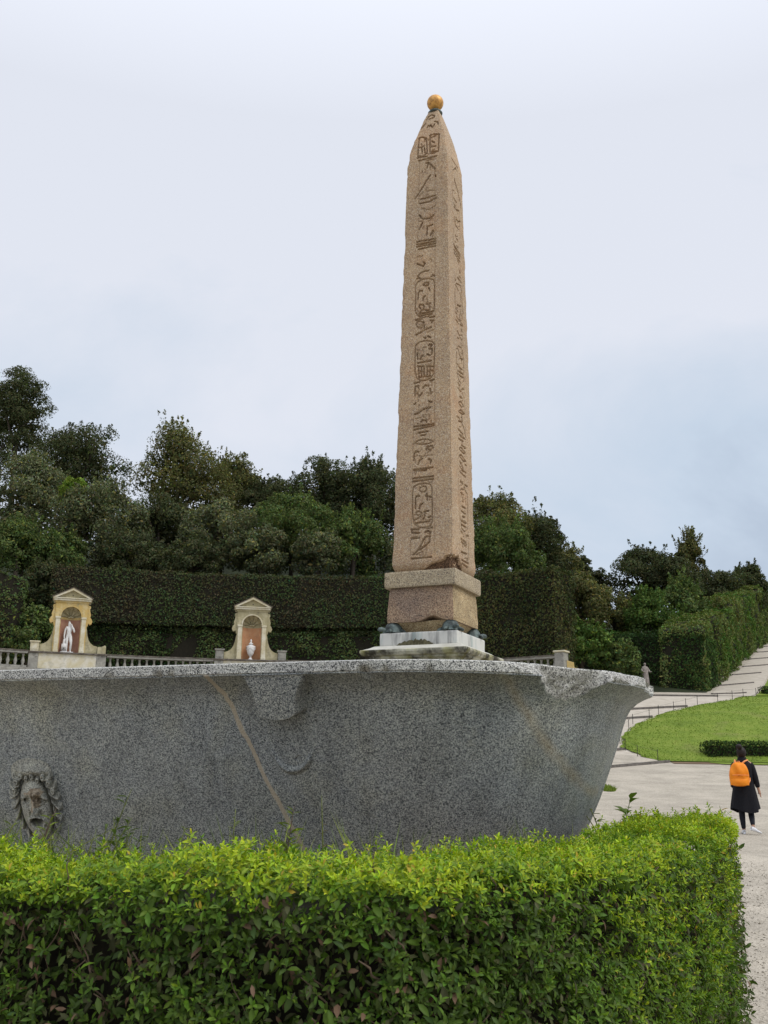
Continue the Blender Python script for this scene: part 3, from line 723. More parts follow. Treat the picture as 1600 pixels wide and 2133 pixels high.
for face, n in enumerate(counts):
    s = -1 + 2 * np.arange(n) / n
    if n > 20:
        s = np.concatenate([np.linspace(-1, -0.55, n // 8 + 1)[:-1], np.linspace(-0.55, 0.62, n - 2 * (n // 8) + 1)[:-1], np.linspace(0.62, 1, n // 8 + 1)[:-1]])
    S_, H_ = np.meshgrid(s, HH)
    W = shaft_hw(H_)
    dep = glyph_depth(face, S_ * W, H_) if face < 2 else np.zeros_like(W)
    ax = [(1, 0), (0, 1), (-1, 0), (0, -1)][face]; nx_ = [(0, -1), (1, 0), (0, 1), (-1, 0)][face]
    X = ax[0] * S_ * W + nx_[0] * W; Y = ax[1] * S_ * W + nx_[1] * W
    P3 = np.stack([X.ravel(), Y.ravel(), H_.ravel()], 1)
    n1 = fbm(P3 * 9, 7, 4).reshape(W.shape); n2 = fbm(P3 * 45, 8, 2).reshape(W.shape)
    edge = sstep(0.90, 1.0, np.abs(S_))
    dep = dep + edge * 0.016 * np.clip(n1 * 2.2 - 0.75, 0.10, 1) + (n2 - 0.5) * 0.0015
    # worn, rounded foot and the broken corner over the slab
    rnd = np.clip(1 - H_ / (0.07 + 0.05 * n1), 0, 1) ** 2 * 0.055
    cxr = (S_ if face == 0 else (-S_ if face == 1 else np.full_like(S_, -1)))     # +1 at the front corner
    hgt = np.where(cxr > -0.55, 0.02 + 0.17 * sstep(-0.3, 1.0, cxr) * np.clip(n1 * 2.2 - 0.45, 0, 1.2), 0.0)
    br = sstep(0.012, -0.02, H_ - hgt) * (0.022 + 0.03 * n1) if face < 2 else 0
    dep = dep + np.maximum(rnd, br)
    broken.append((br > 0.02) if face < 2 else np.zeros_like(W, bool))
    X = X - nx_[0] * dep - ax[0] * np.sign(S_) * dep * edge * 0.5; Y = Y - nx_[1] * dep - ax[1] * np.sign(S_) * dep * edge * 0.5
    cols.append(np.stack([X, Y, H_], -1))
SV = np.concatenate(cols, 1); BR = np.concatenate(broken, 1)
nh, nc = SV.shape[:2]
i = (np.arange(nh - 1)[:, None] * nc + np.arange(nc)[None]); j = (np.arange(nh - 1)[:, None] * nc + (np.arange(nc)[None] + 1) % nc)
Q = np.stack([i, j, j + nc, i + nc], -1).reshape(-1, 4)
me = npmesh('shaft', SV.reshape(-1, 3), Q, True, (BR[:-1] & BR[1:]).ravel().astype(int))
try: me.set_sharp_from_angle(angle=math.radians(50))
except Exception: pass
link('shaft', me, [G_OBEL, G_BROKEN], obelisk, (0.01, 0, Z_ST + 0.002))
def stone(name, hw0, hw1, z0, z1, mat, n=22, wear=0.005, seed=1, matright=None, nz=10, notch=None):
    """square stone with worn arrises"""
    V = []; rows = np.linspace(0, 1, nz + 1)
    for r in rows:
        z = z0 + (z1 - z0) * r; w = hw0 + (hw1 - hw0) * r
        for face in range(4):
            ax = [(1, 0), (0, 1), (-1, 0), (0, -1)][face]; nx_ = [(0, -1), (1, 0), (0, 1), (-1, 0)][face]
            for k in range(n):
                s = -1 + 2 * k / n; V.append((ax[0] * s * w + nx_[0] * w, ax[1] * s * w + nx_[1] * w, z))
    V = np.array(V); nc = 4 * n
    nz_ = fbm(V * 14, seed, 3)
    er = np.minimum(V[:, 2] - z0, z1 - V[:, 2])
    ed = np.exp(-(er / 0.008) ** 2) + np.exp(-((np.abs(np.abs(V[:, 0]) - np.abs(V[:, 1]))) / 0.01) ** 2)
    sc = 1 - (ed * wear * (0.3 + nz_) + (nz_ - 0.5) * 0.002) / hw0
    V[:, 0] *= sc; V[:, 1] *= sc
    if notch is not None: V = notch(V)
    V = np.concatenate([V, [[0, 0, z0], [0, 0, z1]]]); F_ = []; mi = []
    for r in range(nz):
        for k in range(nc):
            k2 = (k + 1) % nc; F_.append((r * nc + k, r * nc + k2, r * nc + nc + k2, r * nc + nc + k)); mi.append(1 if (matright and n <= k < 2 * n) else 0)
    b, t = len(V) - 2, len(V) - 1
    for k in range(nc):
        k2 = (k + 1) % nc
        F_.append((k2, k, b)); F_.append((nz * nc + k, nz * nc + k2, t)); mi += [0, 0]
    o = link(name, pymesh(name, V, F_, False, mi), [mat] + ([matright] if matright else []), obelisk)
    return o
stone('capping_slab', H_S, H_S, Z_BT + 0.001, Z_ST, G_SLAB, seed=3)
def blk_notch(V):
    m = (np.abs(V[:, 1] + H_BL) < 0.03) & (V[:, 2] < Z_BB + 0.06)
    lift = 0.05 * np.exp(-((V[:, 0] - 0.12) / 0.09) ** 2)
    V[:, 2] += np.where(m & (V[:, 2] < Z_BB + 0.035), lift, 0)
    return V
stone('red_block', H_BL + 0.006, H_BL - 0.012, Z_BB, Z_BT, G_RED, seed=4, matright=G_OCHRE, notch=blk_notch, wear=0.007)
stone('block_underside', 0.20, 0.30, Z_WT + 0.002, Z_BB - 0.001 + 0.012, G_OCHRE, seed=6, wear=0.02)
stone('marble_plinth', H_W, H_W, Z_WB - 0.01, Z_WT, MARBLE, seed=5, wear=0.004)
def sweep_square(name, prof, mat):
    V = []; F_ = []
    for w, z in prof: V += [(-w, -w, z), (w, -w, z), (w, w, z), (-w, w, z)]
    for k in range(len(prof) - 1):
        for q in range(4): F_.append((k * 4 + q, k * 4 + (q + 1) % 4, k * 4 + 4 + (q + 1) % 4, k * 4 + 4 + q))
    F_.append((3, 2, 1, 0)); n = len(prof) - 1; F_.append((n * 4, n * 4 + 1, n * 4 + 2, n * 4 + 3))
    return link(name, pymesh(name, V, F_), mat, obelisk)
sweep_square('cornice', [(0.425, 2.46), (0.43, 2.475), (0.455, 2.49), (0.455, 2.505), (0.48, 2.515), (0.495, 2.54), (0.495, 2.556), (0.488, 2.562)], MOSSY)
sweep_square('cornice_top', [(0.480, 2.563), (0.43, 2.583), (0.40, 2.601), (0.372, 2.606)], flat_noise('clean_marble', (0.40, 0.385, 0.32), (0.60, 0.585, 0.52), 6, 0.7))
sweep_square('pedestal_die', [(0.50, 0.0), (0.50, 0.25), (0.425, 0.32), (0.42, 2.459)], MOSSY)
# moss cushion on the cornice in front of the plinth
V = []; F_ = []; nm = 30
for k in range(nm + 1):
    x = -0.02 + (k / nm - 0.5) * 0.34
    hgt = 0.05 * math.sin(PI * k / nm) ** 0.6 * (0.7 + 0.5 * random.Random(k).random())
    V += [(x, -0.40, 2.600), (x, -0.385, 2.606 + hgt * 0.8), (x, -0.3655, 2.606 + hgt), (x, -0.3655, 2.60)]
for k in range(nm):
    for q in range(3): F_.append((k * 4 + q, k * 4 + 4 + q, k * 4 + 5 + q, k * 4 + 1 + q))
link('moss', pymesh('moss', V, F_), flat_noise('dry_moss', (0.035, 0.03, 0.015), (0.12, 0.11, 0.06), 40, bump=0.9), obelisk)
# bronze tortoises at the corners
def shell_mesh():
    V = []; F_ = []; n, k = 22, 9
    for a in range(k + 1):
        t = a / k * PI / 2
        for b in range(n):
            p = 2 * PI * b / n
            rr_ = math.sin(t) if a else 0.001
            V.append((0.085 * math.cos(p) * rr_ * (1 + 0.04 * math.cos(6 * p)), 0.072 * math.sin(p) * rr_, 0.018 + 0.092 * math.cos(t) ** 0.8 + 0.003 * math.cos(6 * p) * rr_))
    for b in range(n): V.append((0.09 * math.cos(2 * PI * b / n), 0.077 * math.sin(2 * PI * b / n), 0.010))
    for a in range(k + 1):
        for b in range(n):
            c = (b + 1) % n; F_.append((a * n + b, a * n + n + b, a * n + n + c, a * n + c))
    return pymesh('shell', V, F_, True)
shm = shell_mesh(); shm.materials.append(BRONZE)
V, F_ = [], []; tube(V, F_, [(0.06, 0, 0.03), (0.09, 0, 0.035), (0.115, 0, 0.04), (0.14, 0, 0.036), (0.152, 0, 0.03)], [0.02, 0.018, 0.02, 0.019, 0.008], 9)
hdm = pymesh('head', V, F_, True); hdm.materials.append(BRONZE)
V, F_ = [], []; tube(V, F_, [(0.0, 0, 0.03), (0.02, 0.02, 0.02), (0.035, 0.032, 0.009)], [0.018, 0.016, 0.012], 7)
lgm = pymesh('leg', V, F_, True); lgm.materials.append(BRONZE)
for k in range(4):
    a = -3 * PI / 4 + k * PI / 2
    r = 0.445
    tt = bpy.data.objects.new('tortoise', shm); COL.objects.link(tt); tt.parent = obelisk
    px, py = r * math.cos(a), r * math.sin(a)
    px *= 0.85; py *= 0.85
    tt.location = (px, py, Z_WT + 0.001); tt.rotation_euler = (0, 0, a)
    inst('head', hdm, tt)
    for q, (lx, ly, ang) in enumerate(((0.05, 0.05, 0.3), (0.05, -0.05, -1.9), (-0.05, 0.05, 1.2), (-0.05, -0.05, -2.6))):
        inst('leg', lgm, tt, (lx, ly, 0), ang)
# gilt ball on its bronze collar
link('collar', lathe('collar', [(0.072, -0.022), (0.076, -0.008), (0.066, 0.006), (0.040, 0.014), (0.028, 0.030), (0.034, 0.045)], 24), BRONZE, obelisk, (0.01, 0, Z_ST + SH + 0.004))
link('ball', lathe('ball', [(0.085 * math.sin(PI * k / 24) + 0.0005, -0.085 * math.cos(PI * k / 24)) for k in range(25)], 36), GILT, obelisk, (0.01, 0, Z_ST + SH + 0.118))

# ------------------------------------------------------------------ terrace, balustrade, pavilions
ARC = np.array([(-26.5, 47.2), (-20.3, 51.0), (-16.11, 53.0), (-11.74, 54.3), (-6.95, 55.0), (-2.0, 55.15), (2.64, 54.5), (6.45, 52.55), (8.6, 50.95)])
_u = np.linspace(0, len(ARC) - 1, 600)
AX = np.stack([np.interp(_u, range(len(ARC)), ARC[:, 0]), np.interp(_u, range(len(ARC)), ARC[:, 1])], 1)
ker = np.ones(61) / 61
AX = np.stack([np.convolve(np.pad(AX[:, k], 30, mode='reflect', reflect_type='odd'), ker, 'valid') for k in (0, 1)], 1)
_d = np.concatenate([[0], np.cumsum(np.hypot(*np.diff(AX, axis=0).T))])
def arc_at(s):
    p = np.array([np.interp(s, _d, AX[:, 0]), np.interp(s, _d, AX[:, 1])])
    q = np.array([np.interp(s + 0.3, _d, AX[:, 0]), np.interp(s + 0.3, _d, AX[:, 1])]); r = np.array([np.interp(s - 0.3, _d, AX[:, 0]), np.interp(s - 0.3, _d, AX[:, 1])])
    t = (q - r) / np.linalg.norm(q - r)
    return p, t
S_END = _d[-1]
def nearest_s(x, y): return _d[np.argmin(np.hypot(AX[:, 0] - x, AX[:, 1] - y))]
S_P1, S_P2 = nearest_s(-16.11, 53.0), nearest_s(-6.95, 55.0)
ZL = 7.66
def swept(name, s0, s1, y0, y1, z0, z1, mat, parent, step=0.6):
    n = max(2, int((s1 - s0) / step)); V = []; F_ = []
    for k in range(n + 1):
        p, t = arc_at(s0 + (s1 - s0) * k / n); nn = np.array([t[1], -t[0]])     # toward the garden
        for o, z in ((y0, z0), (y1, z0), (y1, z1), (y0, z1)):
            V.append((p[0] - nn[0] * o - parent.location.x, p[1] - nn[1] * o - parent.location.y, z - parent.location.z))
    for k in range(n):
        for q in range(4): F_.append((k * 4 + q, k * 4 + 4 + q, k * 4 + 4 + (q + 1) % 4, k * 4 + (q + 1) % 4))
    F_ += [(0, 1, 2, 3), (n * 4 + 3, n * 4 + 2, n * 4 + 1, n * 4)]
    return link(name, pymesh(name, V, F_), mat, parent)
tw = empty('terrace_wall', (-6.95, 55.0, 5.0), 'weathered retaining wall carrying the balustrade behind the basin', 'wall')
swept('masonry', 0, S_END, -0.05, 0.6, 5.0, 6.80, ST_STONE, tw)
swept('terrace_paving', 0, S_END, 0.6, 3.2, 6.4, 6.78, PATH, tw)
runs = [(0.2, S_P1 - 1.95, 'balustrade at the left edge, left of the statue pavilion'), (S_P1 + 1.95, S_P2 - 1.85, 'balustrade between the statue pavilion and the urn pavilion'),
        (S_P2 + 1.85, S_END, 'balustrade behind the obelisk, ending right of it at a worn pier')]
BALU = lathe('baluster', [(0.075, 0), (0.075, 0.05), (0.05, 0.07), (0.085, 0.17), (0.092, 0.24), (0.05, 0.42), (0.045, 0.47), (0.06, 0.49), (0.05, 0.52), (0.075, 0.56), (0.08, 0.62)], 10)
BALU.materials.append(ST_STONE)
for s0, s1, lab in runs:
    p, _ = arc_at((s0 + s1) / 2)
    bl = empty('balustrade', (p[0], p[1], 6.8), 'stone ' + lab, 'balustrade', 'balustrades on the terrace')
    swept('base_rail', s0, s1, 0.02, 0.34, 6.802, 6.90, ST_STONE, bl)
    swept('top_rail', s0, s1, 0.0, 0.36, 7.523, 7.62, ST_STONE, bl)
    swept('coping', s0, s1, -0.03, 0.39, 7.622, 7.68, ST_CAP, bl)
    n = int((s1 - s0) / 0.36)
    for k in range(n):
        q, _ = arc_at(s0 + 0.18 + k * 0.36 + 0.0)
        q, t = arc_at(s0 + 0.18 + k * (s1 - s0) / max(n, 1))
        nn = np.array([t[1], -t[0]]); q = q - nn * 0.18
        inst('baluster', BALU, bl, (q[0] - p[0], q[1] - p[1], 0.101))
p, t = arc_at(S_END)
pier = empty('terrace_pier', (p[0] + 0.25, p[1] + 0.05, 6.4), 'worn stone pier with flaking face at the right end of the balustrade', 'pier')
link('shaft', boxmesh('shaft', -0.25, 0.25, -0.25, 0.3, -1.0, 1.38, bev=0.02), ST_STONE, pier, rz=-0.6)
link('cap', boxmesh('cap', -0.31, 0.31, -0.31, 0.36, 1.382, 1.47, bev=0.02), ST_TRIM, pier, rz=-0.6)
link('buttress', prism('buttress', [(0.255, -1), (1.0, -1), (0.98, 0.55), (0.62, 0.66), (0.6, 0.9), (0.255, 1.0)], -0.1, 0.2), ST_YEL, pier)

def arch_wall(hw, hgt, ow, zs, depth):
    """front face with an arched opening and its thickness"""
    V = []; F_ = []
    n = 24
    op = [(-ow, 0.0), (-ow, zs)] + [(-ow * math.cos(PI * k / n), zs + ow * math.sin(PI * k / n)) for k in range(1, n)] + [(ow, zs), (ow, 0.0)]
    out = []
    for x, z in op:
        if z <= zs: out.append((-hw if x < 0 else hw, z))
        else:
            a = math.atan2(z - zs, x); c, s = math.cos(a), math.sin(a)
            k = min(hw / max(abs(c), 1e-6), (hgt - zs) / max(s, 1e-6)); out.append((c * k, zs + s * k))
    m = len(op)
    V += [(x, 0, z) for x, z in op] + [(x, 0, z) for x, z in out] + [(x, depth, z) for x, z in op] + [(x, depth, z) for x, z in out]
    for k in range(m - 1):
        F_.append((k, k + 1, m + k + 1, m + k)); F_.append((k + 1, k, 2 * m + k, 2 * m + k + 1))
        F_.append((m + k, m + k + 1, 3 * m + k + 1, 3 * m + k))
    # fill the upper corners
    V += [(-hw, 0, hgt), (hw, 0, hgt), (-hw, depth, hgt), (hw, depth, hgt)]
    b = len(V) - 4
    for sgn, cn in ((-1, b), (1, b + 1)):
        for k in range(m - 1):
            (x0, z0), (x1, z1) = out[k], out[k + 1]
            if (abs(abs(x0) - hw) < 1e-6) != (abs(abs(x1) - hw) < 1e-6) and (x0 + x1) * sgn > 0:
                F_.append((m + k, m + k + 1, cn))
    return pymesh('wall', V, F_)
def half_cyl(name, r, z0, z1, dep, n=20):
    V = []; F_ = []
    for k in range(n + 1):
        a = PI * k / n; V += [(-r * math.cos(a), dep * math.sin(a), z0), (-r * math.cos(a), dep * math.sin(a), z1)]
    for k in range(n): F_.append((2 * k, 2 * k + 1, 2 * k + 3, 2 * k + 2))
    return pymesh(name, V, F_, True)
def shell_niche(r, dep):
    V = []; F_ = []; n, m = 88, 14
    for i in range(n + 1):
        a = PI * i / n
        f = abs(math.sin(a * 5.5)) ** 0.6
        for j in range(m + 1):
            t = j / m
            rr_ = r * t * (1 - 0.05 * (1 - f) * t)
            y = dep * math.sqrt(max(0, 1 - t * t)) + 0.22 * (1 - f) * t * 0.9 - 0.02 + 0.07 * f * 0
            V.append((-rr_ * math.cos(a), y, rr_ * math.sin(a)))
    for i in range(n):
        for j in range(m): q = i * (m + 1) + j; F_.append((q, q + 1, q + m + 2, q + m + 1))
    return pymesh('shell', V, F_, True)
PAVPARTS = {}
def pavilion(x, y, rz, label, red, body, tall):
    P = empty('niche_pavilion', (x, y, ZL), label, 'pavilion', 'niche pavilions on the terrace')
    P.rotation_euler = (0, 0, rz)
    hw, hg, ow, zs = 0.80, 2.56, 0.50, 1.86
    dp = 0.30
    link('wall', arch_wall(hw, hg, ow, zs, 0.12), body, P, (0, 0, 0))
    link('wall_back', boxmesh('wall_back', -0.80, 0.80, 0.62, 0.86, 0.0, 2.558), body, P)
    for s in (-1, 1): link('wall_side', boxmesh('wall_side', min(s * 0.56, s * 0.799), max(s * 0.56, s * 0.799), 0.121, 0.619, 0.0, 2.556), body, P)
    link('niche_panel', half_cyl('niche_panel', ow, 0.001, 1.74, 0.40), red, P, (0, 0.118, 0))
    link('niche_band', half_cyl('niche_band', ow - 0.002, 1.742, 1.86, 0.395), body, P, (0, 0.118, 0))
    V, F_ = [], []; tube(V, F_, [(-0.18, 0, -0.01), (-0.09, -0.01, -0.04), (0, -0.01, 0.0), (0.09, -0.01, -0.04), (0.18, 0, -0.01)], [0.02, 0.05, 0.05, 0.05, 0.02], 8)
    link('shell_hinge', pymesh('shell_hinge', V, F_, True), ST_OLV, P, (0, 0.42, 1.90))
    link('shell', shell_niche(ow, 0.40), ST_OLV if body is ST_YEL else ST_OLV, P, (0, 0.118, 1.862))
    # archivolt
    V, F_ = [], []
    n = 28
    for k in range(n + 1):
        a = PI * k / n
        for r, yy in ((ow + 0.004, -0.001), (ow + 0.004, -0.035), (ow + 0.07, -0.035), (ow + 0.07, -0.001)): V.append((-r * math.cos(a), yy, 1.862 + r * math.sin(a)))
    for k in range(n):
        for q in range(3): F_.append((k * 4 + q, k * 4 + 4 + q, k * 4 + 5 + q, k * 4 + 1 + q))
    link('archivolt', pymesh('archivolt', V, F_), ST_TRIM if body is ST_OLV else ST_YEL, P)
    for s in (-1, 1):
        a, b = sorted((s * 0.535, s * 0.745))
        V, F_ = [], []; box(V, F_, a, b, -0.045, -0.002, 0.0, 1.74, bev=0.008); box(V, F_, a - 0.03, b + 0.03, -0.07, -0.002, 1.742, 1.84, bev=0.01)
        box(V, F_, a - 0.02, b + 0.02, -0.075, -0.046, 0.0, 0.14, bev=0.008)
        link('pilaster', pymesh('pilaster', V, F_), ST_TRIM, P)
        # scroll console, flaring volute base, end pedestal
        con = [(0.80, 2.50), (0.92, 2.46), (0.95, 2.38), (0.90, 2.30), (0.93, 2.15), (0.98, 1.98), (0.94, 1.88), (1.02, 1.78), (1.07, 1.66), (1.03, 1.54), (0.95, 1.50), (0.88, 1.56), (0.84, 1.40), (0.80, 1.38)]
        link('scroll_console', prism('scroll_console', [(s * u, v) for u, v in (con if s > 0 else con[::-1])], 0.06, 0.42), body, P)
        fl = [(0.801, 1.36), (0.84, 1.2), (0.88, 0.95), (0.95, 0.72), (1.06, 0.55), (1.22, 0.43), (1.42, 0.38), (1.42, 0.0), (0.801, 0.0)]
        link('flared_base', prism('flared_base', [(s * u, v) for u, v in (fl if s > 0 else fl[::-1])], 0.10, 0.45), ST_OLV, P)
        a, b = sorted((s * 1.44, s * 1.86))
        if not (tall and s > 0):
            V, F_ = [], []; box(V, F_, a, b, 0.0, 0.42, 0.0, 0.46, bev=0.01); box(V, F_, a - 0.05, b + 0.05, -0.05, 0.47, 0.462, 0.53, bev=0.01)
            box(V, F_, a + 0.06, b - 0.06, -0.014, -0.001, 0.1, 0.4, bev=0.004)
            link('end_pedestal', pymesh('end_pedestal', V, F_), ST_STONE if not tall else ST_TRIM, P)
        else:
            link('end_pedestal', prism('end_pedestal', [(1.44, 0), (1.86, 0), (1.86, 0.40), (1.80, 0.46), (1.70, 0.40), (1.6, 0.37), (1.44, 0.36)], 0.0, 0.42), ST_OLV, P)
    V, F_ = [], []; box(V, F_, -0.84, 0.84, -0.04, 0.9, 2.562, 2.66, bev=0.008)
    link('architrave', pymesh('architrave', V, F_), body, P)
    V, F_ = [], []; box(V, F_, -0.93, 0.93, -0.13, 0.95, 2.662, 2.76, bev=0.012); box(V, F_, -0.98, 0.98, -0.18, 0.98, 2.762, 2.81, bev=0.01)
    link('cornice', pymesh('cornice', V, F_), ST_TRIM, P)
    link('tympanum', prism('tympanum', [(-0.86, 2.812), (0.86, 2.812), (0, 3.24)], -0.04, 0.9), ST_OLV, P)
    link('oculus', lathe('oculus', [(0.02, 0), (0.03, 0.01), (0.03, 0.02)], 10), ST_CAP, P, (0, -0.03, 2.95)).rotation_euler = (PI / 2, 0, 0)
    for s in (-1, 1):
        rk = [(s * 0.98, 2.813), (s * 0.80, 2.813), (0, 3.21), (0, 3.33)]
        link('raking_cornice', prism('raking_cornice', rk if s < 0 else rk[::-1], -0.19, -0.041), ST_TRIM, P)
        V, F_ = [], []
        for k in range(6):                                           # courses of roof tiles
            t0, t1 = k / 6, (k + 1.12) / 6
            za = lambda t: 2.83 + 0.53 * t
            xa = lambda t: s * 1.03 * (1 - t)
            n0 = len(V); z_ = 0.02
            V += [(xa(t0), -0.21, za(t0) + z_), (xa(min(t1, 1)), -0.21, za(min(t1, 1)) + z_ - 0.015), (xa(min(t1, 1)), 1.0, za(min(t1, 1)) + z_ - 0.015), (xa(t0), 1.0, za(t0) + z_),
                  (xa(t0), -0.21, za(t0) - 0.03), (xa(min(t1, 1)), -0.21, za(min(t1, 1)) - 0.035), (xa(min(t1, 1)), 1.0, za(min(t1, 1)) - 0.035), (xa(t0), 1.0, za(t0) - 0.03)]
            F_ += [tuple(n0 + q for q in f) for f in ((0, 1, 2, 3), (7, 6, 5, 4), (0, 4, 5, 1), (1, 5, 6, 2), (2, 6, 7, 3), (3, 7, 4, 0))]
        tl = link('roof_tiles', pymesh('roof_tiles', V, F_), TILE, P)
    V, F_ = [], []; box(V, F_, -1.95, 1.95, -0.16, 0.95, -0.09, -0.002, bev=0.01)
    link('ledge', pymesh('ledge', V, F_), ST_CAP, P)
    link('base_wall', boxmesh('base_wall', -1.42, 1.42, -0.06, 0.8, -1.6, -0.092), ST_BASE, P)
    for s in (-1, 1):
        a, b = sorted((s * 1.422, s * 1.9)); link('base_pier', boxmesh('base_pier', a, b, -0.09, 0.8, -1.6, -0.092, bev=0.01), ST_STONE, P)
    return P
p1, t1 = arc_at(S_P1); p2, t2 = arc_at(S_P2)
a1 = math.radians(17); a2 = math.radians(8)
pavilion(p1[0], p1[1], a1, 'ochre niche pavilion on the left, sheltering the white nude statue', RED1, ST_YEL, True)
pavilion(p2[0], p2[1], a2, 'olive-grey niche pavilion with terracotta back, sheltering the white urn', RED2, ST_OLV, False)

# marble nude with a raised arm, standing against a trunk
def nude(x, y, z, rz):
    st = empty('marble_statue', (x, y, z), 'white marble nude man with one arm raised to his head, in the left niche', 'statue')
    st.rotation_euler = (0, 0, rz)
    k = 1.0
    pts = [(0.02, 0, 0.86), (0.0, 0, 0.98), (-0.01, -0.01, 1.12), (0.0, 0.0, 1.27), (0.0, -0.01, 1.36), (-0.01, -0.03, 1.44), (-0.015, -0.035, 1.52), (-0.015, -0.02, 1.575),
           (-0.09, 0, 0.84), (-0.085, -0.02, 0.62), (-0.075, -0.03, 0.46), (-0.08, 0.0, 0.25), (-0.075, 0.0, 0.08), (-0.085, -0.09, 0.03),
           (0.09, 0, 0.82), (0.11, -0.07, 0.62), (0.135, -0.09, 0.46), (0.12, -0.03, 0.25), (0.125, 0.0, 0.08), (0.16, -0.08, 0.03),
           (-0.13, 0.0, 1.30), (-0.19, 0.01, 1.23), (-0.22, 0.0, 1.02), (-0.23, -0.03, 0.83), (-0.215, -0.05, 0.73),
           (0.13, 0.0, 1.31), (0.19, -0.02, 1.27), (0.255, -0.09, 1.06), (0.17, -0.15, 1.25), (0.10, -0.13, 1.42), (0.07, -0.11, 1.49)]
    ed = [(0, 1), (1, 2), (2, 3), (3, 4), (4, 5), (5, 6), (6, 7), (0, 8), (8, 9), (9, 10), (10, 11), (11, 12), (12, 13), (0, 14), (14, 15), (15, 16), (16, 17), (17, 18), (18, 19),
          (3, 20), (20, 21), (21, 22), (22, 23), (23, 24), (3, 25), (25, 26), (26, 27), (27, 28), (28, 29), (29, 30)]
    rd = [0.125, 0.115, 0.125, 0.115, 0.06, 0.07, 0.085, 0.055, 0.095, 0.085, 0.06, 0.058, 0.038, 0.035, 0.095, 0.085, 0.06, 0.058, 0.038, 0.035,
          0.075, 0.06, 0.047, 0.037, 0.032, 0.075, 0.06, 0.047, 0.042, 0.034, 0.032]
    skin_mesh('body', pts, ed, rd, st, STATUE_W)
    skin_mesh('hair', [(-0.015, 0.0, 1.56), (-0.03, 0.03, 1.60), (0.01, 0.01, 1.615)], [(0, 1), (1, 2)], [0.075, 0.06, 0.05], st, STATUE_W, sub=1)
    V, F_ = [], []; tube(V, F_, [(-0.21, 0.05, 0.04), (-0.19, 0.06, 0.3), (-0.2, 0.04, 0.55), (-0.21, 0.0, 0.74)], [0.13, 0.095, 0.085, 0.05], 9); link('tree_stump', pymesh('tree_stump', V, F_, True), STATUE_W, st)
    V, F_ = [], []
    for q in range(5): tube(V, F_, [(-0.30 + q * 0.045, -0.06, 0.50 - abs(q - 2) * 0.02), (-0.30 + q * 0.05, -0.075, 0.32), (-0.31 + q * 0.055, -0.07, 0.10 + 0.03 * (q % 2))], [0.022, 0.03, 0.02], 6)
    link('drapery', pymesh('drapery', V, F_, True), STATUE_W, st)
    V, F_ = [], []; box(V, F_, -0.36, 0.28, -0.16, 0.17, 0.0, 0.05, bev=0.012); link('base', pymesh('base', V, F_), STATUE_W, st)
o = Vector((math.cos(a1), math.sin(a1), 0)); nn = Vector((-math.sin(a1), math.cos(a1), 0))
sp = Vector((p1[0], p1[1], ZL)) + o * -0.03 + nn * 0.20
nude(sp.x, sp.y, ZL + 0.001, a1)
o = Vector((math.cos(a2), math.sin(a2), 0)); nn = Vector((-math.sin(a2), math.cos(a2), 0))
sp = Vector((p2[0], p2[1], ZL)) + o * -0.02 + nn * 0.17
urn = empty('marble_urn', (sp.x, sp.y, ZL + 0.001), 'white marble lidded urn with swags, in the terracotta niche', 'urn')
link('foot', lathe('foot', [(0.13, 0), (0.13, 0.03), (0.10, 0.05), (0.05, 0.12), (0.045, 0.17), (0.07, 0.19), (0.07, 0.21)], 20), STATUE_W, urn)
link('body', lathe('body', [(0.05, 0.2), (0.12, 0.25), (0.17, 0.34), (0.195, 0.48), (0.21, 0.60), (0.215, 0.70), (0.20, 0.75), (0.12, 0.78), (0.10, 0.80), (0.10, 0.84)], 24), STATUE_W, urn)
link('lid', lathe('lid', [(0.13, 0.841), (0.125, 0.87), (0.08, 0.90), (0.04, 0.94), (0.035, 0.97), (0.055, 1.0), (0.05, 1.04), (0.005, 1.12)], 20), STATUE_W, urn)
for s in (-1, 1):
    V, F_ = [], []; tube(V, F_, [(s * 0.20, -0.09, 0.45), (s * 0.12, -0.17, 0.53), (s * 0.05, -0.205, 0.60), (0, -0.215, 0.66)], [0.012, 0.02, 0.02, 0.012], 6)
    link('swag', pymesh('swag', V, F_, True), STATUE_W, urn)
    V, F_ = [], []; tube(V, F_, [(s * 0.19, 0, 0.74), (s * 0.235, 0, 0.70), (s * 0.235, 0, 0.58), (s * 0.20, 0, 0.52)], [0.02, 0.025, 0.025, 0.018], 6)
    link('handle', pymesh('handle', V, F_, True), STATUE_W, urn)

# robed statue in the hedge niche on the right
rs = empty('robed_statue', (14.62, 57.55, float(tz(14.62, 57.55)) + 0.15), 'weathered grey robed statue standing against the dark hedge, right of the basin', 'statue')
V = []; F_ = []; n = 40
prof = [(0.30, 0.25, 0.06), (0.29, 0.24, 0.3), (0.27, 0.22, 0.6), (0.25, 0.20, 0.9), (0.235, 0.185, 1.05), (0.25, 0.185, 1.25), (0.27, 0.17, 1.40), (0.22, 0.14, 1.50), (0.09, 0.09, 1.545), (0.07, 0.07, 1.58)]
for k, (rx, ry, z) in enumerate(prof):
    f = 0.035 * (1 - z / 1.6)
    for q in range(n):
        a = 2 * PI * q / n
        w = 1 + f * 2.2 * math.sin(9 * a + z * 1.5) + f * math.sin(17 * a)
        V.append((rx * math.cos(a) * w, ry * math.sin(a) * w, z))
for k in range(len(prof) - 1):
    for q in range(n): r = (q + 1) % n; F_.append((k * n + q, k * n + r, k * n + n + r, k * n + n + q))
F_.append(tuple(range(n - 1, -1, -1)))
link('robe', pymesh('robe', V, F_, True), STATUE_G, rs)
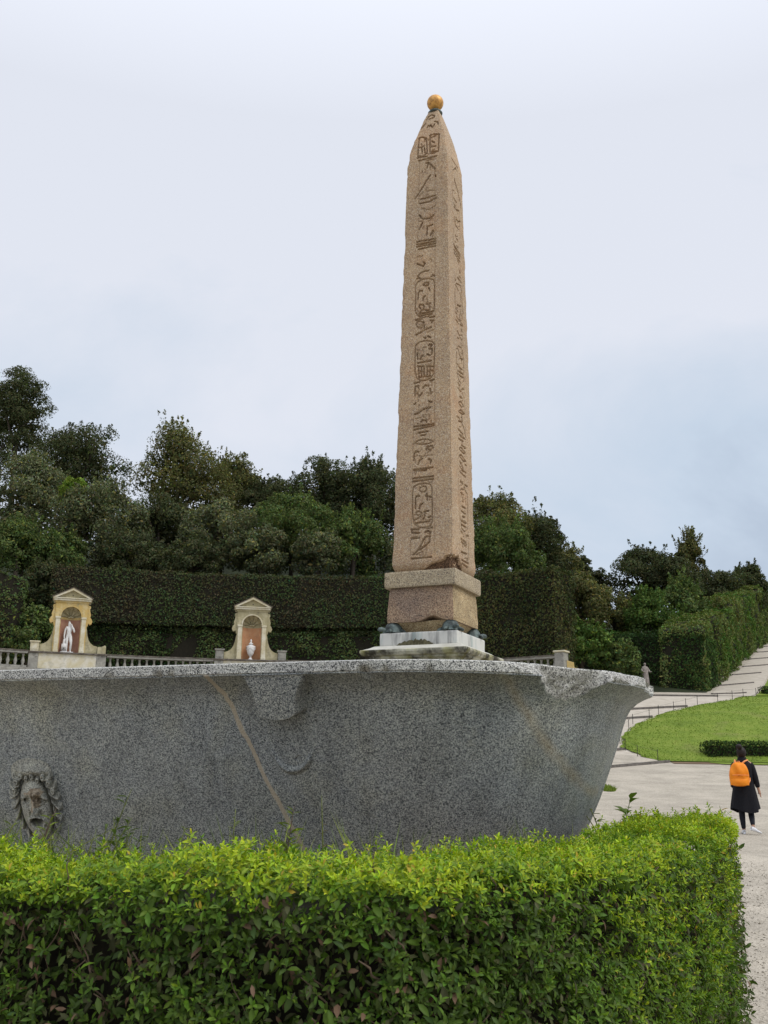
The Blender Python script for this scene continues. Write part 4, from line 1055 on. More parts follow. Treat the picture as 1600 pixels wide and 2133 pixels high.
skin_mesh('head', [(0, 0, 1.55), (0.0, -0.01, 1.64), (0, -0.02, 1.73), (0, 0.0, 1.80)], [(0, 1), (1, 2), (2, 3)], [0.06, 0.075, 0.10, 0.07], rs, STATUE_G)
skin_mesh('arm', [(0.22, 0, 1.40), (0.30, -0.05, 1.18), (0.36, -0.20, 1.10), (0.40, -0.30, 1.13)], [(0, 1), (1, 2), (2, 3)], [0.085, 0.07, 0.055, 0.04], rs, STATUE_G)
skin_mesh('arm', [(-0.22, 0, 1.40), (-0.27, -0.10, 1.16), (-0.12, -0.20, 1.08), (-0.02, -0.20, 1.14)], [(0, 1), (1, 2), (2, 3)], [0.085, 0.07, 0.055, 0.04], rs, STATUE_G)
V, F_ = [], []; box(V, F_, -0.36, 0.36, -0.32, 0.32, -0.2, 0.06, bev=0.02); link('base', pymesh('base', V, F_), STATUE_G, rs)
rs.scale = (0.74, 0.74, 0.74)

# ------------------------------------------------------------------ far foliage
def leaf_cards(C, Nn, size, col, rng, aspect=0.5):
    n = len(C)
    t = rng.normal(size=(n, 3)); t -= (t * Nn).sum(1)[:, None] * Nn
    t /= np.linalg.norm(t, axis=1)[:, None] + 1e-9
    b = np.cross(Nn, t)
    s = np.asarray(size)[:, None] if np.ndim(size) else size
    bend = Nn * (s * 0.25)
    V = np.stack([C - t * s, C + b * s * aspect + bend * 0.6, C + t * s - bend * 0.4, C - b * s * aspect + bend * 0.6], 1).reshape(-1, 3)
    Q = np.arange(4 * n).reshape(-1, 4)
    return V, Q, np.repeat(col, 4, 0)
TINT = dict(dk=(0.066, 0.076, 0.036), ol=(0.112, 0.115, 0.046), gy=(0.112, 0.126, 0.066), gn=(0.092, 0.128, 0.044), br=(0.16, 0.23, 0.04), br2=(0.085, 0.135, 0.035))
def crown_mesh(kind, rx, rz, tint, seed):
    rng = np.random.default_rng(seed)
    rz0 = rz; n = int(np.clip(2200 * rx * rz, 3500, 17000))
    base = np.array(TINT[tint])
    if kind == 'pine': nb, rb0 = 95, 0.25
    elif kind == 'wispy': nb, rb0 = 30, 0.22
    else: nb, rb0 = 54, 0.31
    d = rng.normal(size=(nb, 3)); d /= np.linalg.norm(d, axis=1)[:, None]
    d[:, 2] = np.where(d[:, 2] < -0.8, -d[:, 2], d[:, 2])
    rad = rng.uniform(0.45, 0.86, nb) ** (0.8 if kind != 'pine' else 0.9)
    bc = d * rad[:, None] * np.array([rx, rx, rz])
    bc[:, 2] = np.where(bc[:, 2] < 0, bc[:, 2] * 1.35, bc[:, 2])
    if kind == 'wispy': bc[:, :2] *= (0.85 - 0.55 * (bc[:, 2:3] / rz))
    rb = rb0 * min(rx, rz) * rng.uniform(0.7, 1.35, nb)
    blum = rng.uniform(0.75, 1.25, nb)
    k = rng.choice(nb, n, p=rb ** 2 / (rb ** 2).sum())
    out = bc / (np.linalg.norm(bc, axis=1)[:, None] + 1e-6)
    v = rng.normal(size=(n, 3)) + out[k] * 0.7 + np.array([0, 0, 0.35])
    v /= np.linalg.norm(v, axis=1)[:, None]
    rr_ = rb[k] * np.where(rng.random(n) < 0.72, rng.uniform(0.8, 1.12, n), rng.uniform(0.2, 0.85, n))
    sq = np.array([1, 1, 0.62 if kind == 'pine' else 0.85])
    C = bc[k] + v * rr_[:, None] * sq
    Nn = v + rng.normal(size=(n, 3)) * 0.55; Nn /= np.linalg.norm(Nn, axis=1)[:, None]
    if kind in ('spiky', 'wispy', 'oak'):
        ns = {'spiky': 90, 'wispy': 70, 'oak': 44}[kind]; m = 34
        topi = rng.choice(nb, ns, p=(np.clip(bc[:, 2] / rz + 0.6, 0.02, 2) ** 2) / (np.clip(bc[:, 2] / rz + 0.6, 0.02, 2) ** 2).sum())
        b0 = bc[topi] + rng.normal(size=(ns, 3)) * rb[topi][:, None] * 0.38
        ln = rng.uniform(0.5, 1.0, ns) * {'spiky': 0.85, 'wispy': 1.5, 'oak': 0.45}[kind] * min(1.0, rx / 1.8)
        dr = rng.normal(size=(ns, 3)) * 0.22 + out[topi] * 0.45 + np.array([0, 0, 1.0]); dr /= np.linalg.norm(dr, axis=1)[:, None]
        tt = rng.random((ns, m))
        Cs = (b0[:, None] + dr[:, None] * (rb[topi][:, None] * 0.7 * np.minimum(1, tt * 2) + tt * ln[:, None])[..., None] + rng.normal(size=(ns, m, 3)) * 0.10 * (1.15 - tt)[..., None]).reshape(-1, 3)
        Ns = rng.normal(size=(ns * m, 3)); Ns /= np.linalg.norm(Ns, axis=1)[:, None]
        C = np.concatenate([C, Cs]); Nn = np.concatenate([Nn, Ns]); k = np.concatenate([k, np.repeat(topi, m)])
    nfill = int(np.clip(190 * rx * rz, 400, 3000))
    fd = rng.normal(size=(nfill, 3)); fd /= np.linalg.norm(fd, axis=1)[:, None]
    kf = rng.choice(nb, nfill)
    Cf = bc[kf] * rng.uniform(0.35, 1.0, nfill)[:, None] + fd * rb[kf][:, None] * 0.5
    if kind in ('wispy',): Cf = Cf[: nfill // 3]; fd = fd[: nfill // 3]; kf = kf[: nfill // 3]
    fill = np.zeros(len(C) + len(Cf), bool); fill[len(C):] = True
    C = np.concatenate([C, Cf]); Nn = np.concatenate([Nn, fd]); k = np.concatenate([k, kf])
    n = len(C)
    lum = blum[k] * rng.uniform(0.72, 1.35, n) * (1 + 0.12 * C[:, 2] / rz)
    col = base[None] * lum[:, None] * (1 + rng.normal(size=(n, 3)) * np.array([0.14, 0.07, 0.12]))
    fresh = rng.random(n) < (0.10 if tint in ('gn', 'ol', 'gy') else 0.03)
    col[fresh] *= np.array([1.9, 1.7, 1.1])
    V, Q, cc = leaf_cards(C, Nn, np.where(fill, rng.uniform(0.14, 0.26, n), rng.uniform(0.06, 0.125, n)), np.clip(col, 0.003, 0.6), rng, 0.48)
    return npmesh('crown', V, Q, False, None, cc), bc
TREES = [
('pine','dk',-33.03,88,32.41,3.36,5.95,20.30,'tallest dark cedar-like tree at the left edge, rising above all others'),
('pine','dk',-38.30,92,33.16,3.00,5.60,21.48,'dark tree crown cut by the left edge, behind the tallest tree'),
('oak','dk',-24.38,80,25.87,3.65,3.56,17.94,'dark round holm oak just right of the tallest tree on the left'),
('spiky','ol',-15.78,76,23.09,3.72,4.36,16.10,'big holm oak with spiky upright shoots, second peak from the left in the skyline'),
('spiky','ol',-12.47,80,23.56,2.31,3.05,17.94,'thin-topped olive oak on the right shoulder of the big spiky oak'),
('oak','dk',-9.05,80,22.27,2.46,2.49,17.94,'low dark oak filling the dip in the skyline left of the obelisk'),
('oak','dk',-4.53,78,22.65,2.83,3.28,17.02,'dark oak in the skyline, left half of the twin crowns left of the obelisk'),
('spiky','dk',-0.92,76,21.92,2.66,3.32,16.10,'dark oak in the skyline, right half of the twin crowns touching the obelisk'),
('oak','ol',2.63,78,21.63,2.54,2.91,17.02,'oak crown standing directly behind the obelisk shaft'),
('oak','ol',8.35,74,19.31,2.76,2.83,12.56,'olive oak crown right behind the obelisk on its right side'),
('oak','dk',11.65,76,18.67,2.55,2.45,11.06,'dark sloping oak crown above the square end of the tall clipped hedge'),
('oak','ol',14.20,80,18.00,1.68,1.74,11.94,'small olive oak where the skyline drops right of the tall hedge'),
('oak','gy',-24.96,70,19.94,3.75,3.40,13.26,'wide grey-green oak at the left edge below the tallest tree'),
('oak','gy',-19.08,67,17.64,3.50,2.97,11.83,'grey-green oak dome above the left niche pavilion'),
('oak','dk',-15.49,69,17.68,2.57,2.54,12.78,'dark oak in the hollow between the two grey-green domes'),
('oak','gy',-10.80,67,17.02,2.96,2.38,11.83,'grey-green oak dome above and left of the urn pavilion'),
('oak','gn',-6.16,68,17.63,2.91,2.73,12.30,'green oak dome midway between urn pavilion and obelisk'),
('oak','gy',-8.02,65,15.72,2.12,1.58,10.48,'low grey-green oak just above the clipped hedge, left of the urn pavilion roof line'),
('spiky','gn',-1.92,66,16.35,2.31,2.10,11.15,'young green oak in front of the twin crowns, left of the obelisk'),
('oak','gy',-4.14,65,15.54,1.82,1.50,10.48,'small grey oak squeezed above the hedge left of the obelisk'),
('oak','gy',2.24,66,16.09,2.46,1.93,11.15,'grey oak hidden mostly behind the lower obelisk shaft'),
('spiky','gn',7.75,66,15.93,2.61,1.85,9.99,'green oak above the top edge of the square hedge'),
('oak','gn',-20.47,63,14.63,2.05,1.68,9.13,'small mid-green oak above the rounded hedge corner at far left'),
('oak','gn',-22.57,62,15.07,1.73,1.74,8.45,'green bushy tree low at the left edge above the clipped ball hedge'),
('spiky','br',-20.74,66,19.62,0.80,0.94,11.15,'small bright yellow-green tree poking out between dark oaks on the left'),
('oak','dk',-15.65,63.5,14.73,2.37,1.46,9.46,'dark oak mass resting on the clipped hedge behind the left pavilion'),
('oak','dk',-12.03,63.5,14.71,2.37,1.39,9.46,'dark oak mass resting on the clipped hedge between the pavilions'),
('pine','dk',16.49,84,18.39,0.94,1.77,12.85,'small dark conifer spire in the gap right of the tall hedge'),
('pine','dk',17.85,84,17.46,1.02,1.61,12.85,'second small dark conifer, nearer the bushy oaks on the right'),
('oak','dk',21.07,82,17.72,2.60,2.57,12.40,'broad dark oak with ragged top, middle of the right-hand skyline'),
('wispy','ol',25.47,84,19.27,1.88,2.53,12.85,'tall wispy tree with thin feathery top on the right-hand skyline'),
('oak','dk',22.81,80,16.97,2.31,2.12,11.94,'dark oak just below the wispy tree on the right'),
('oak','dk',27.18,82,16.24,2.48,2.16,12.40,'dark oak between the wispy tree and the right edge'),
('oak','dk',30.34,84,17.12,1.57,2.30,12.85,'dark rounded oak near the right edge above the sloping hedge'),
('oak','ol',34.04,88,15.93,1.84,2.09,13.76,'olive tree crown cut by the right edge'),
('oak','ol',12.67,66,12.67,1.91,2.12,8.58,'olive holm oak rising behind the right end of the tall hedge'),
('oak','ol',15.57,68,12.08,1.96,1.53,9.07,'olive bushy tree behind the dark hedge, left of the bright shrub'),
('spiky','br2',17.13,66,11.80,1.69,1.64,8.58,'bright fresh-green shrub tree above the dark hedge on the right'),
('spiky','gn',20.07,68,12.71,1.65,1.94,9.07,'green young tree behind the corner of the right-hand hedge'),
('spiky','ol',22.41,70,12.12,1.57,1.37,9.57,'ragged olive shrub topping the hedge beside the stepped ramp'),
('oak','br2',11.12,57,8.69,1.75,1.22,6.50,'leafy green shrub between the tall hedge end and the niche statue'),
('oak','gn',13.09,56.5,7.84,1.11,1.04,6.40,'green shrub left of the grey robed statue in the hedge'),
('oak','dk',-19.92,60,11.62,1.34,2.35,7.10,'dark shrub mass in the gap between the rounded hedge and the pleached hedge'),
('oak','gn',-19.34,56.5,8.95,1.37,1.58,6.40,'green leafy shrub low behind the balustrade at far left'),
('oak','dk',-18.22,57.2,8.80,0.91,1.33,6.54,'small dark shrub just left of the statue pavilion')
]
NAME = dict(pine='cedar_tree', oak='holm_oak', spiky='holm_oak', wispy='wispy_tree')
for ti, (kd, tn, x, y, zc, rx, rz, zg, lab) in enumerate(TREES):
    if 'shrub' in lab and 'tree' not in lab or lab.startswith('bright fresh'): nm = 'shrub'
    else: nm = NAME[kd]
    if '(' in lab: pass
    tr = empty(nm, (x, y, zg), lab, 'shrub' if nm == 'shrub' else 'tree', 'trees and shrubs on the hill')
    me, bc = crown_mesh(kd, rx, rz, tn, 100 + ti)
    cr_ = link('crown', me, LEAF_FAR, tr, (0, 0, zc - zg))
    rnd = random.Random(ti)
    V, F_ = [], []
    H = zc - zg
    r0 = 0.10 + 0.05 * rx
    pts = [(0, 0, -0.4), (rnd.uniform(-.1, .1), rnd.uniform(-.1, .1), H * 0.35), (rnd.uniform(-.2, .2), rnd.uniform(-.2, .2), H * 0.75), (0, 0, H + rz * 0.3)]
    tube(V, F_, pts, [r0 * 1.3, r0, r0 * 0.75, r0 * 0.25], 8)
    for q in range(7):
        b = bc[rnd.randrange(len(bc))]
        s0 = Vector((0, 0, max(H * 0.55, H - rz * 0.7 + rnd.random() * rz * 0.6)))
        e0 = Vector((b[0], b[1], H + b[2])); md = s0.lerp(e0, 0.5) + Vector((0, 0, 0.15 * rx))
        tube(V, F_, [s0, md, e0], [r0 * 0.45, r0 * 0.3, r0 * 0.1], 5)
    link('trunk', pymesh('trunk', V, F_, True), BARK, tr)

def clipped_hedge(name, lab, path, z0f, z1f, thick, tint, seed, dens=165, leaf=0.08, tint2=None, parts=('front', 'top', 'back', 'ends'), rough=0.10, cat='hedge', normal_sign=1, bottom=False):
    """hedge along a plan polyline; the front lies to the right of the walking direction"""
    rng = np.random.default_rng(seed)
    path = np.array(path, float)
    o0 = path.mean(0)
    zb = min(z0f(0), z0f(1))
    H = empty(name, (o0[0], o0[1], zb), lab, cat, 'clipped hedges')
    d = np.concatenate([[0], np.cumsum(np.hypot(*np.diff(path, axis=0).T))]); Lh = d[-1]
    def at(s):
        x = np.interp(s, d, path[:, 0]); y = np.interp(s, d, path[:, 1])
        x2 = np.interp(s + .2, d, path[:, 0]) - np.interp(s - .2, d, path[:, 0]); y2 = np.interp(s + .2, d, path[:, 1]) - np.interp(s - .2, d, path[:, 1])
        l = np.hypot(x2, y2) + 1e-9; tx, ty = x2 / l, y2 / l
        return x, y, ty, -tx                                           # point and outward normal of the front
    CC, NN = [], []
    def add(n, s, v, dep, nrm_fn):
        x, y, nx, ny = at(s)
        z = z0f(s / Lh) + (z1f(s / Lh) - z0f(s / Lh)) * v
        CC.append(np.stack([x - nx * dep, y - ny * dep, z], 1)); NN.append(nrm_fn(nx, ny))
    hgt = abs(z1f(0.5) - z0f(0.5))
    nf = int(Lh * hgt * dens)
    s = rng.random(nf) * Lh; v = rng.random(nf)
    add(nf, s, v, rng.uniform(-0.06, 0.12, nf), lambda nx, ny: np.stack([nx, ny, np.full(len(nx), 0.25)], 1))
    nt = int(Lh * thick * dens * 0.9)
    s = rng.random(nt) * Lh
    add(nt, s, 1 + rng.uniform(-0.12, 0.06, nt) / hgt, rng.random(nt) * thick, lambda nx, ny: np.stack([nx * 0.1, ny * 0.1, np.ones(len(nx))], 1))
    nbk = int(Lh * hgt * dens * 0.3)
    s = rng.random(nbk) * Lh; v = rng.random(nbk)
    add(nbk, s, v, thick + rng.uniform(-0.1, 0.05, nbk), lambda nx, ny: np.stack([-nx, -ny, np.full(len(nx), 0.2)], 1))
    if bottom:
        s = rng.random(nt) * Lh
        add(nt, s, rng.uniform(-0.1, 0.05, nt), rng.random(nt) * thick, lambda nx, ny: np.stack([nx * 0.4, ny * 0.4, -np.ones(len(nx))], 1))
    for e in (0.0, Lh):
        ne = int(thick * hgt * dens)
        s = np.full(ne, e) + rng.uniform(-0.08, 0.05, ne) * (1 if e else -1); v = rng.random(ne)
        x, y, nx, ny = at(np.full(ne, e)); sg = 1 if e else -1
        dep = rng.random(ne) * thick; z = z0f(e / Lh) + (z1f(e / Lh) - z0f(e / Lh)) * v
        off = rng.uniform(-0.08, 0.06, ne)
        CC.append(np.stack([x - nx * dep - ny * off * sg, y - ny * dep + nx * off * sg, z], 1)); NN.append(np.stack([-ny * sg, nx * sg, np.full(ne, 0.2)], 1))
    C = np.concatenate(CC); Nn = np.concatenate(NN)
    bump = fbm(C * 0.9, seed, 3) - 0.5
    C = C + Nn * (bump * rough * 3)[:, None]
    Nn = Nn + rng.normal(size=Nn.shape) * 0.5; Nn /= np.linalg.norm(Nn, axis=1)[:, None]
    m = fbm(C * 0.55, seed + 7, 3)
    b0 = np.array(TINT[tint] if isinstance(tint, str) else tint); b1 = np.array(tint2 if tint2 is not None else b0 * np.array([1.35, 1.15, 0.9]))
    mm = sstep(0.35, 0.65, m)[:, None]
    col = (b0 * (1 - mm) + b1 * mm) * rng.uniform(0.55, 1.5, len(C))[:, None] * (1 + rng.normal(size=(len(C), 3)) * np.array([0.18, 0.08, 0.12]))
    V, Q, cc = leaf_cards(C - np.array([o0[0], o0[1], zb]), Nn, rng.uniform(0.6, 1.25, len(C)) * leaf, np.clip(col, 0.003, 0.6), rng, 0.5)
    link('foliage', npmesh('foliage', V, Q, False, None, cc), LEAF_FAR, H)
    # solid near-black core, shade between the leaves put into its colour
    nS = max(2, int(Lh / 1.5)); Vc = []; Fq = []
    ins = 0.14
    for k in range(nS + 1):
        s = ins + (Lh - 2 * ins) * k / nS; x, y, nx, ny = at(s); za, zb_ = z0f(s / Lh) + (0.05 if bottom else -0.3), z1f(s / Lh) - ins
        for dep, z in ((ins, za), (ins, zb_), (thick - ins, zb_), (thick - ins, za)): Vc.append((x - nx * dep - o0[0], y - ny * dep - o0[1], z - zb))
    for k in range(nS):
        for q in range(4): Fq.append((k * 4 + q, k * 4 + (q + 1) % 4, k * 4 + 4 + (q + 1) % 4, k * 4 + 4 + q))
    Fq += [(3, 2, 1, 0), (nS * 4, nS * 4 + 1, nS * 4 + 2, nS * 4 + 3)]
    link('dark_core', pymesh('dark_core', Vc, Fq), DARKCORE, H)
    return H, at, Lh, o0, zb
hA = [(-18.7, 57.4), (-16.4, 58.1), (-12, 58.8), (-8.3, 59.1), (-4, 59.1), (0, 58.6), (4.0, 57.4), (6.0, 56.0)]
H, at, Lh, o0, zb = clipped_hedge('pleached_hedge', 'long dark clipped hedge on bare trunks behind the two pavilions', hA, lambda t: 10.0, lambda t: 13.2 - 0.25 * t, 1.8, (0.066, 0.066, 0.034), 501, tint2=(0.062, 0.088, 0.034), bottom=True)
for k in range(12):
    x, y, nx, ny = at(Lh * (k + 0.5) / 12)
    V, F_ = [], []; tube(V, F_, [(0, 0, 0), (0.03, 0.02, 1.4), (0, 0, 2.6)], [0.14, 0.1, 0.09], 7)
    zg = float(tz(x - nx * 0.9, y - ny * 0.9))
    link('trunk', pymesh('trunk', V, F_, True), BARK, H, (x - nx * 0.9 - o0[0], y - ny * 0.9 - o0[1], zg - 0.3 - zb))
clipped_hedge('tall_square_hedge', 'tall square-cut hedge wall ending right of the obelisk', [(4.9, 55.6), (6.5, 54.6), (8.95, 52.75)], lambda t: 7.2, lambda t: 12.5, 2.2, (0.050, 0.062, 0.024), 502, tint2=(0.085, 0.092, 0.034), dens=200)
clipped_hedge('rounded_hedge', 'rounded clipped green hedge block at the far left edge', [(-27, 53.6), (-23.6, 55.0), (-19.7, 56.4)], lambda t: 7.2, lambda t: 13.0 - 0.9 * t ** 3, 2.5, 'gn', 503, rough=0.35, tint2=(0.07, 0.075, 0.026))
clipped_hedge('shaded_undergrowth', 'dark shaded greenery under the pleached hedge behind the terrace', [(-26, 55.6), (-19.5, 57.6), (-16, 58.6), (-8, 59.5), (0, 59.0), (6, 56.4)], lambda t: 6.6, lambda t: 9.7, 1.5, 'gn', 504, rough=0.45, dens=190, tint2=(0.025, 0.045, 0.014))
clipped_hedge('dark_hedge', 'dark green hedge block behind the robed statue', [(10.6, 61.6), (14.0, 59.5), (17.75, 57.1)], lambda t: 6.0, lambda t: 10.25 - 0.6 * t, 3.0, (0.034, 0.062, 0.020), 505, tint2=(0.055, 0.10, 0.026), dens=230, leaf=0.07, rough=0.30)
clipped_hedge('ramp_hedge', 'bright green hedge wall climbing beside the stepped ramp', [(17.95, 57.2), (19.3, 60.2), (21.6, 64.6), (23.7, 68.6), (27.5, 76.6), (33, 87)],
              lambda t: float(np.interp(t, [0, 1], [6.2, 13.4])) if np.ndim(t) == 0 else np.interp(t, [0, .1, .6, 1], [6.3, 6.9, 10.7, 13.4]),
              lambda t: np.interp(t, [0, 0.1, 0.2, 0.35, 0.45, 0.6, 1], [10.1, 11.1, 11.7, 12.9, 14.2, 15.1, 18.5]), 2.5, (0.085, 0.155, 0.032), 506, tint2=(0.15, 0.18, 0.06), dens=200, rough=0.40)
clipped_hedge('low_box_hedge', 'low clipped box hedge at the foot of the lawn, behind the person', [(12.55, 40.4), (22, 40.9), (34, 41.5)], lambda t: 2.40, lambda t: 3.15, 0.9, (0.022, 0.045, 0.012), 507, dens=420, leaf=0.05, tint2=(0.04, 0.065, 0.018), rough=0.04)
clipped_hedge('ramp_side_hedge', 'short clipped hedge and verge on the right of the ramp at the frame edge', [(20.6, 55.9), (26, 56.6)], lambda t: 6.2, lambda t: 6.75, 0.8, (0.024, 0.05, 0.014), 508, dens=300, leaf=0.05, rough=0.04)

# lawn grass tufts (uncountable)
rng = np.random.default_rng(77)
n = 20000
yy = rng.uniform(39.6, 54.4, n); sx = rng.random(n) ** 1.6
xl_ = np.interp(yy, LX, LV); xx = xl_ + sx * 14.0
zz = tz(xx, yy) + 0.05 + 0.22 * np.sin(PI * (yy - 39.5) / 15.2) * np.minimum(1, sx * 12 * 14 / 50)
C = np.stack([xx, yy, zz + 0.01], 1)
lean = rng.normal(size=(n, 3)) * 0.5; lean[:, 2] = 1
h_ = rng.uniform(0.02, 0.05, n)[:, None]; w_ = rng.normal(size=(n, 3)) * 0.012; w_[:, 2] = 0
V = np.stack([C - w_, C + w_, C + lean * h_], 1).reshape(-1, 3)
cl = np.array([0.15, 0.22, 0.032]) * rng.uniform(0.8, 1.25, n)[:, None]; cl[rng.random(n) < 0.04] = (0.35, 0.34, 0.10)
me = npmesh('lawn_tufts', V, np.arange(3 * n).reshape(-1, 3), False, None, np.repeat(cl, 3, 0))
tag(link('lawn_tufts', me, LEAF_FAR), 'short grass blades of the sloping lawn', 'grass', kind='stuff')

# ------------------------------------------------------------------ foreground hedge
FP = np.array([(-1.95, 3.35), (-1.40, 3.22), (-1.05, 3.08), (-0.48, 2.94), (0.06, 2.90), (0.42, 3.10), (0.79, 3.52), (1.16, 4.1), (1.57, 4.9), (1.86, 5.55), (2.02, 6.15), (1.95, 6.65)])
BP = np.array([(-2.1, 4.25), (-1.71, 4.1), (-1.37, 3.95), (-0.7, 3.8), (0.02, 3.75), (0.5, 4.05), (0.8, 4.6), (1.05, 5.2), (1.25, 5.8), (1.4, 6.3), (1.5, 6.5), (1.6, 6.62)])
_n = 500
_t = np.linspace(0, len(FP) - 1, _n)
def smooth(P):
    Q = np.stack([np.interp(_t, range(len(P)), P[:, k]) for k in (0, 1)], 1)
    kk = np.ones(41) / 41
    return np.stack([np.convolve(np.pad(Q[:, k], 20, mode='reflect', reflect_type='odd'), kk, 'valid') for k in (0, 1)], 1)
FS, BS = smooth(FP), smooth(BP)
TG = np.gradient(FS, axis=0); TG /= np.linalg.norm(TG, axis=1)[:, None]
NO = np.stack([TG[:, 1], -TG[:, 0]], 1)
SEG = np.hypot(*np.diff(FS, axis=0).T); CUM = np.concatenate([[0], np.cumsum(SEG)])
HZ = 1.195
HB = Vector((0.0, 3.2, 0.0))
hedge = empty('foreground_hedge', HB, 'leafy clipped hedge with bright new growth in the foreground, in front of the basin', 'hedge')
rng = np.random.default_rng(2024)
def fpos(s): return np.stack([np.interp(s, CUM, FS[:, 0]), np.interp(s, CUM, FS[:, 1])], 1), np.stack([np.interp(s, CUM, NO[:, 0]), np.interp(s, CUM, NO[:, 1])], 1)
def topz(P): return HZ + 0.055 * (fbm(np.concatenate([P[:, :2] * 2.5, P[:, :1] * 0], 1), 5, 3) - 0.5) * 2 + 0.06 * sstep(0.9, 1.9, P[:, 0]) + 0.075 * (vnoise(np.concatenate([P[:, :2] * 13, P[:, :1] * 0], 1), 91) - 0.6) - 0.035 * sstep(-0.5, -1.2, P[:, 0])
LD, LN, LP, LS, LC = [], [], [], [], []                 # leaf direction, normal, position, size, colour
YOUNG = np.array([0.40, 0.50, 0.028]); MIDG = np.array([0.14, 0.25, 0.026]); OLD = np.array([0.066, 0.108, 0.024]); DULL = np.array([0.098, 0.104, 0.045]); BROWN = np.array([0.20, 0.125, 0.08])
def add_leaves(P, D, Nn, S, Cc): LP.append(P); LD.append(D); LN.append(Nn); LS.append(S); LC.append(Cc)
def nrm(v): return v / (np.linalg.norm(v, axis=-1, keepdims=True) + 1e-9)
def rosettes(P, A, size, fresh, k=7):
    """P (n,3) shoot tips, A axes, fresh 0..1"""
    n = len(P)
    r1 = nrm(np.cross(A, rng.normal(size=(n, 3)))); r2 = np.cross(A, r1)
    for q in range(k):
        ang = q * 2.399 + rng.uniform(-0.4, 0.4, n)
        phi = np.radians(18 + 72 * (q / k) ** 0.8 + rng.uniform(-12, 12, n))
        rad = r1 * np.cos(ang)[:, None] + r2 * np.sin(ang)[:, None]
        D = nrm(A * np.cos(phi)[:, None] + rad * np.sin(phi)[:, None])
        Nn = nrm(A * np.sin(phi)[:, None] - rad * np.cos(phi)[:, None])
        S = size * (0.6 + 0.5 * (q / k)) * rng.uniform(0.8, 1.2, n)
        f = np.clip(fresh * (1.15 - 0.55 * q / k) + rng.normal(size=n) * 0.08, 0, 1)[:, None]
        col = np.where(f < 0.5, OLD + (MIDG - OLD) * f * 2, MIDG + (YOUNG - MIDG) * (f - 0.5) * 2)
        col = col * rng.uniform(0.75, 1.25, n)[:, None] * (1 + rng.normal(size=(n, 3)) * np.array([0.08, 0.05, 0.15]))
        hot = rng.random(n) < 0.03 * (f[:, 0] > 0.6)
        col[hot] = np.array([0.48, 0.36, 0.05])
        add_leaves(P - A * (0.012 * q / k * 2), D, Nn, S, col)
def zsamp(Pp, n):
    # the face down to a little below what the camera height shows, thinning out further down
    zlo = np.clip(EYE - 0.27 * Pp[:, 1] - 0.08, 0.12, 0.85)
    z = HZ - rng.random(n) * (HZ - zlo)
    low = rng.random(n) < 0.06
    return np.where(low, rng.uniform(0.1, 0.85, n), z)
# shoots on the top
n = 12500
u = rng.random(n) * (_n - 1); w = rng.random(n) ** 1.15
i0 = u.astype(int)
F2 = FS[i0]; B2 = BS[i0]
P2 = F2 + (B2 - F2) * w[:, None] * 0.99 - NO[i0] * 0.0
P = np.concatenate([P2, np.zeros((n, 1))], 1); P[:, 2] = topz(P) + rng.normal(size=n) * 0.018 - 0.03 * sstep(0.06, 0.0, w) + np.where(rng.random(n) < 0.06, rng.uniform(0.01, 0.06, n), 0)
A = nrm(np.concatenate([NO[i0] * (0.9 * sstep(0.22, 0.0, w))[:, None], np.ones((n, 1))], 1) + rng.normal(size=(n, 3)) * 0.20)
tuft_ = vnoise(np.concatenate([P2 * 13, P2[:, :1] * 0], 1), 91)
pat = fbm(np.concatenate([P2 * 3.0, P2[:, :1] * 0], 1), 12, 3)
fr_ = np.clip(0.73 + (pat - 0.5) * 0.8 + (tuft_ - 0.5) * 0.75 + rng.normal(size=n) * 0.14, 0.15, 1)
rosettes(P, A, rng.uniform(0.018, 0.031, n), fr_, 7)
# shoots on the face
n = 9000
s = rng.random(n) * CUM[-1]; Pp, Nf = fpos(s)
z = zsamp(Pp, n)
lump = (fbm(np.stack([s * 4, z * 4, s * 0], 1), 15, 3) - 0.5)
dep = -0.05 * lump * 2 + rng.uniform(-0.02, 0.06, n) + 0.10 * (HZ - z) * sstep(1.2, 2.0, Pp[:, 0]) + 0.05 * np.clip((z - HZ + 0.09) / 0.09, 0, 1) ** 2
right = sstep(0.35, 0.95, Pp[:, 0])
hole = (fbm(np.stack([s * 3.1, z * 3.1, s * 0], 1), 19, 2) < 0.33) & (z < HZ - 0.14) & (rng.random(n) > right * 0.7) & (rng.random(n) < 0.85)
keep = ~hole
P = np.concatenate([Pp - Nf * dep[:, None], z[:, None]], 1)[keep]; A = nrm(np.concatenate([Nf, np.full((n, 1), 0.55)], 1) + rng.normal(size=(n, 3)) * 0.38)[keep]
dtop = (HZ - z)[keep]; rg = right[keep]
fr_ = np.clip(0.80 * np.exp(-dtop / 0.055) * (1 - rg) + (1 - rg) * 0.13 + rg * (0.80 - 0.55 * dtop) + rng.normal(size=keep.sum()) * 0.15, 0.0, 1)
rosettes(P, A, rng.uniform(0.018, 0.037, len(P)) * (1 - 0.12 * rg), fr_, 6)
